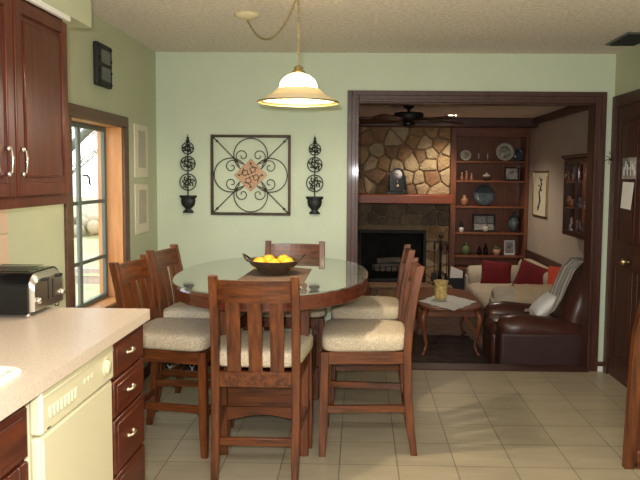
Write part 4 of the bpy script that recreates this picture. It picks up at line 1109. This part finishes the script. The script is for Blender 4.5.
# dishwasher
dw = thing('dishwasher', 'almond dishwasher with control panel and round dial under counter', 'dishwasher', (XL, -3.12, 0))
o_ = (XL, -3.12, 0); XD = -.905
bm = nb(); box(bm, XL + .01, XD - .03, -3.40, -2.81, .0, .862); cobj('body', bm, M['almond'], dw, o_)
bm = nb(); box(bm, XD - .03, XD, -3.40, -2.812, .12, .722, .010, 3); cobj('door_panel', bm, M['almond'], dw, o_)
bm = nb(); box(bm, XD - .03, XD + .006, -3.40, -2.812, .730, .862, .008, 3); box(bm, XD, XD + .010, -3.395, -2.82, .835, .842, .002, 1); cp = cobj('control_panel', bm, M['almond'], dw, o_)
bm = nb(); box(bm, XD + .004, XD + .008, -3.398, -3.386, .125, .715, .001, 1); box(bm, XD - .002, XD + .009, -3.402, -3.388, .735, .858, .003, 1); cobj('side_trim', bm, M['almond_light'], dw, o_)
for k in range(11):
    bm = nb()
    if k < 8: box(bm, XD + .005, XD + .011, -3.35 + .026 * k, -3.334 + .026 * k, .765, .800, .002, 1)
    else: box(bm, XD + .005, XD + .009, -3.09 + .032 * (k - 8), -3.07 + .032 * (k - 8), .79, .806, .002, 1)
    cobj('button', bm, M['almond'], cp, o_)
bm = nb(); lathe(bm, [(0, 0), (.036, 0), (.035, .003), (.030, .003), (.028, .001), (.024, .001), (.022, .012), (0, .013)], n=24); bmesh.ops.rotate(bm, verts=bm.verts, cent=(0, 0, 0), matrix=Matrix.Rotation(PI / 2, 3, 'Y'))
bmesh.ops.translate(bm, verts=bm.verts, vec=(XD + .006, -2.885, .79)); cobj('dial', bm, M['almond'], cp, o_)
bm = nb(); box(bm, XD + .0055, XD + .0075, -3.365, -3.345, .738, .742); cobj('badge', bm, M['iron'], cp, o_)
bm = nb(); box(bm, XD - .05, XD - .03, -3.40, -2.812, 0.0, .11); cobj('kick_plate', bm, M['black'], dw, o_)
# countertop with sink hole (four slabs in one mesh)
bm = nb()
CE = -2.405
pl = [(XL, CE), (-.905, CE), (-.885, CE - .006), (-.878, CE - .025), (-.878, -3.36), (XL, -3.36)]
prism(bm, pl, 'z', .870, .91); box(bm, XL, -.878, -4.4, -4.1, .870, .91); box(bm, -.965, -.878, -4.1, -3.36, .870, .91); box(bm, XL, -1.42, -4.1, -3.36, .870, .91)
es = [e for e in bm.edges if all(v.co.z > .909 for v in e.verts) and all(v.co.x > -.91 for v in e.verts) and all(v.co.y > -3.3 or v.co.x > -.88 for v in e.verts)]
o = obj('countertop', bm, M['counter']); tag(o, 'long beige laminate kitchen countertop along the left wall', 'countertop')
t = thing('sink', 'white enamel sink set in the counter at the left edge', 'sink', (-1.19, -3.73, .91))
bm = nb()
def rr(w_, h, r, n=6):
    out = []
    for cx_, cy_, a0 in ((w_ - r, h - r, 0), (-w_ + r, h - r, PI / 2), (-w_ + r, -h + r, PI), (w_ - r, -h + r, 1.5 * PI)):
        for k in range(n + 1): a = a0 + PI / 2 * k / n; out.append((cx_ + r * math.cos(a), cy_ + r * math.sin(a)))
    return out
rings = []
for w_, h, r, z in ((.235, .375, .05, .0005), (.235, .375, .05, .010), (.225, .365, .045, .015), (.205, .345, .04, .012), (.195, .335, .04, -.01), (.185, .325, .04, -.15), (.15, .29, .03, -.16)):
    rings.append([bm.verts.new((x, y, z)) for x, y in rr(w_, h, r)])
for A, B in zip(rings, rings[1:]):
    n = len(A)
    for k in range(n): f = bm.faces.new((A[k], A[(k + 1) % n], B[(k + 1) % n], B[k])); f.smooth = True
bm.faces.new(rings[-1]); obj('basin', bm, M['white'], t)
bm = nb(); lathe(bm, [(0, .004), (.035, .004), (.04, .0), (0, -.001)], (0, 0, -.158), 20); obj('drain', bm, M['chrome'], t)

# ------------------------------------------------------------------ toaster
ts = thing('toaster', 'black and chrome four slot toaster on the counter', 'toaster', (-1.40, -2.50, .91), .0)
def tprof(w_, h, r=.072, z0=.018, n=8):
    out = [(-w_, z0), (w_, z0)]
    for k in range(n + 1): a = PI / 2 * k / n; out.append((w_ - r + r * math.cos(a), z0 + h - r + r * .9 * math.sin(a)))
    for k in range(n + 1): a = PI / 2 + PI / 2 * k / n; out.append((-w_ + r + r * math.cos(a), z0 + h - r + r * .9 * math.sin(a)))
    return out
bm = nb(); prism(bm, tprof(.150, .168), 'x', -.125, .108); obj('black_shell', bm, M['black_gloss'], ts)
def loft(bm, secs):
    R = [[bm.verts.new((x, u, v)) for u, v in tprof(w_, h, r_, z0)] for x, w_, h, r_, z0 in secs]
    for A, B in zip(R, R[1:]):
        n = len(A)
        for k in range(n): bm.faces.new((A[k], A[(k + 1) % n], B[(k + 1) % n], B[k]))
    bm.faces.new(R[0][::-1]); bm.faces.new(R[-1])
bm = nb(); loft(bm, [(.1082, .136, .154, .055, .024), (.114, .135, .148, .055, .024), (.128, .131, .126, .045, .026)]); obj('chrome_end', bm, M['brushed'], ts)
bm = nb()
for y in (-.012, .030): box(bm, .126, .1295, y - .005, y + .005, .055, .135, .001, 1)
obj('lever_slots', bm, M['black'], ts)
for y in (-.055, .075):
    bm = nb(); box(bm, .118, .144, y - .022, y + .022, .137, .149, .003, 1); obj('lever', bm, M['black'], ts)
for y in (-.105, .115):
    bm = nb(); lathe(bm, [(0, 0), (.014, 0), (.012, .014), (0, .016)], n=14); bmesh.ops.rotate(bm, verts=bm.verts, cent=(0, 0, 0), matrix=Matrix.Rotation(PI / 2, 3, 'Y')); bmesh.ops.translate(bm, verts=bm.verts, vec=(.127, y, .065)); obj('knob', bm, M['chrome'], ts)
bm = nb()
for y in (-.063, -.022, .022, .063): box(bm, -.10, .075, y - .009, y + .009, .1852, .1864)
obj('bread_slots', bm, M['iron_black'], ts)
for x in (-.11, .10):
    for y in (-.13, .13):
        bm = nb(); lathe(bm, [(0, 0), (.010, 0), (.012, .020), (0, .020)], (x, y, 0), 10); obj('foot', bm, M['chrome'], ts)

# ------------------------------------------------------------------ panel piece on the right edge
t = thing('wooden_end_panel', 'reddish wood furniture end panel standing at the right edge', 'furniture', (1.6, -1.81, 0))
bm = nb()
pl = [(-.231, 0), (-.222, .35), (-.208, .68), (-.173, .865), (-.10, .95), (-.05, .95), (-.12, .85), (-.155, .66), (-.172, .35), (-.181, 0)]
prism(bm, pl, 'y', -.02, .022); obj('curved_stile', bm, M['chair_z'], t)
bm = nb(); prism(bm, [(-.178, .03), (.29, .03), (.29, .95), (-.05, .95), (-.12, .85), (-.155, .66), (-.170, .35)], 'y', -.008, .012)
obj('panel', bm, M['cherry_z'], t)
bm = nb(); box(bm, -.17, .29, -.016, .018, .0, .09, .004, 1); box(bm, -.165, .29, -.016, .018, .55, .60, .004, 1); obj('cross_rail', bm, M['chair_x'], t)

# ------------------------------------------------------------------ bag and box under the left chairs
t = thing('tote_bag', 'black bag with white print on the floor behind chairs', 'bag', (-1.30, -.24, 0))
bm = nb(); box(bm, -.12, .12, -.06, .06, 0, .24, .02, 3); obj('bag_body', bm, M['bag'], t)
bm = nb()
for (x, z) in ((-.08, .06), (-.045, .12), (0, .06), (.045, .12), (.085, .06)):
    tube(bm, [(x, -.061, z - .03), (x, -.061, z)], .006, 6); tube(bm, [(x, -.061, z), (x - .02, -.061, z + .025)], .005, 6); tube(bm, [(x, -.061, z), (x + .02, -.061, z + .025)], .005, 6)
obj('white_print', bm, M['dot'], t)
for s in (-1, 1):
    bm = nb(); tube(bm, [(-.05, s * .05, .22), (-.04, s * .04, .30), (.04, s * .04, .30), (.05, s * .05, .22)], .006, 6); obj('bag_handle', bm, M['bag'], t)
bm = nb(); box(bm, -1.525, -1.435, -.26, -.12, 0, .2, .006, 2); tag(obj('tan_box', bm, M['mat_board']), 'small tan box on the floor beside the black bag', 'box')

# ------------------------------------------------------------------ outside
bm = nb(); box(bm, -60, XO - .02, -30, 60, -.9, -.7); struct('ground', bm, M['lawn'], 'dry sunlit lawn outside the window')
t = thing('deck_railing', 'weathered wooden deck railing outside the window', 'railing', (-3.3, 2.2, -.7))
bm = nb(); box(bm, -2.6, 1.5, -.05, .05, 1.10, 1.15); box(bm, -2.6, 1.5, -.02, .02, .98, 1.06); box(bm, -2.6, 1.5, -.02, .02, .40, .48); obj('rail', bm, M['deck'], t)
for k in range(4):
    bm = nb(); box(bm, -2.5 + 1.3 * k, -2.41 + 1.3 * k, -.045, .045, 0, 1.10); obj('post', bm, M['deck'], t)
t = thing('porch_post', 'grey green porch post with slanting brace outside window', 'post', (-2.62, .75, -.7))
bm = nb(); box(bm, -.05, .05, -.05, .05, 0, 3.2); obj('post', bm, M['porch'], t)
bm = nb(); tube(bm, [(0, 0, 2.30), (.75, .0, 3.05)], .035, 4); obj('brace', bm, M['porch'], t)
def tree(x, y, h, lab, seed):
    rnd = random.Random(seed); t = thing('bare_tree', lab, 'tree', (x, y, -.7), group='bare trees outside the window')
    bm = nb(); tube(bm, [(0, 0, 0), (.1, 0, h * .3), (-.05, .1, h * .6), (.1, 0, h)], [.14, .11, .07, .02], 8); obj('trunk', bm, M['bark'], t)
    bm = nb()
    def br(p, d_, L, r, lv):
        q = p + d_ * L; m_ = p + d_ * L * .5 + Vector((rnd.uniform(-1, 1), rnd.uniform(-1, 1), rnd.uniform(-1, 1))) * L * .06
        tube(bm, [p, m_, q], [r, r * .75, r * .5], 5)
        if lv:
            for _ in range(4):
                nd = (d_ + Vector((rnd.uniform(-1, 1), rnd.uniform(-1, 1), rnd.uniform(-.3, .8))) * .7).normalized()
                br(p.lerp(q, rnd.uniform(.4, 1)), nd, L * .6, r * .5, lv - 1)
    for k in range(9):
        z = h * (.3 + .65 * k / 9); a = rnd.uniform(0, 6.28)
        br(Vector((0, 0, z)), Vector((math.cos(a), math.sin(a), .5)).normalized(), h * .26, .04, 3)
    obj('branches', bm, M['bark'], t)
tree(-7.2, 9.5, 5.5, 'nearer bare tree outside the window', 1)
tree(-9.8, 14.0, 7.0, 'farther bare tree outside the window', 2)
bm = nb()
for k in range(260):
    ball(bm, (-16 + k * .06 + random.uniform(-.2, .2), 19 + random.uniform(-.8, .8), -.7 + random.uniform(.05, .75)), random.uniform(.12, .3), 8, 1, 1, .9)
tag(obj('hedge', bm, M['brush']), 'line of dry brush at the far side of the lawn', 'shrubs', kind='stuff')

# ------------------------------------------------------------------ light
W = bpy.data.worlds.new('World'); S.world = W; W.use_nodes = True
bg = W.node_tree.nodes['Background']; bg.inputs[0].default_value = (0.86, 0.93, 1.0, 1); bg.inputs[1].default_value = 2.0
def area(name, loc, rot, sx, sy, p, col):
    l = bpy.data.lights.new(name, 'AREA'); l.shape = 'RECTANGLE'; l.size = sx; l.size_y = sy; l.energy = p; l.color = col
    o = bpy.data.objects.new(name, l); COL.objects.link(o); o.location = loc; o.rotation_euler = rot; return o
t = thing('added_fill_fixture', 'added unseen ceiling fixture behind the viewer for soft fill light', 'ceiling light', (.2, -5.4, ZC))
bm = nb(); box(bm, -.65, .65, -.22, .22, -.05, 0, .01, 2); obj('housing', bm, M['white'], t)
area('added_fill_light', (.2, -5.4, ZC - .056), (0, 0, 0), 1.25, .4, 52, (1.0, .98, .94))  # area lamp and housing added out of view as soft room fill
# the photographer's flash
l = bpy.data.lights.new('camera_flash', 'AREA'); l.shape = 'RECTANGLE'; l.size = .06; l.size_y = .04; l.energy = 38; l.color = (1, 1, 1)
o = bpy.data.objects.new('camera_flash', l); COL.objects.link(o); o.location = (-.04, -5.35, 1.55); o.rotation_euler = (math.radians(87), 0, 0)
l = bpy.data.lights.new('pendant_bulb', 'POINT'); l.energy = 22; l.color = (1, .87, .68); l.shadow_soft_size = .03
o = bpy.data.objects.new('pendant_bulb', l); COL.objects.link(o); o.location = (PXY[0], PXY[1], 1.84 + .015)
l = bpy.data.lights.new('recessed_spot', 'SPOT'); l.energy = 34; l.color = (1, .84, .64); l.spot_size = 2.4; l.spot_blend = .6; l.shadow_soft_size = .05
o = bpy.data.objects.new('recessed_spot', l); COL.objects.link(o); o.location = (1.08, 2.95, LC - .02)

# ------------------------------------------------------------------ camera
cam = bpy.data.cameras.new('Camera'); co = bpy.data.objects.new('Camera', cam); COL.objects.link(co)
F, CX, CY = 700.0, 345.0, 228.0
cam.sensor_fit = 'HORIZONTAL'; cam.sensor_width = 36; cam.lens = F / 640 * 36
cam.shift_x = -(CX - 320) / 640; cam.shift_y = (CY - 240) / 640
yaw, pitch, roll = math.radians(-1.1463), math.radians(4.2586), math.radians(.5)
cy_, sy_, cp_, sp_ = math.cos(yaw), math.sin(yaw), math.cos(pitch), math.sin(pitch)
fwd = Vector((sy_ * cp_, cy_ * cp_, -sp_)); right = Vector((cy_, -sy_, 0)); up = right.cross(fwd)
r2 = right * math.cos(roll) + up * math.sin(roll); u2 = -right * math.sin(roll) + up * math.cos(roll)
mt = Matrix((r2, u2, -fwd)).transposed().to_4x4(); mt.translation = (0, -5.33, 1.48)
co.matrix_world = mt; cam.clip_start = .05; cam.clip_end = 200
S.camera = co
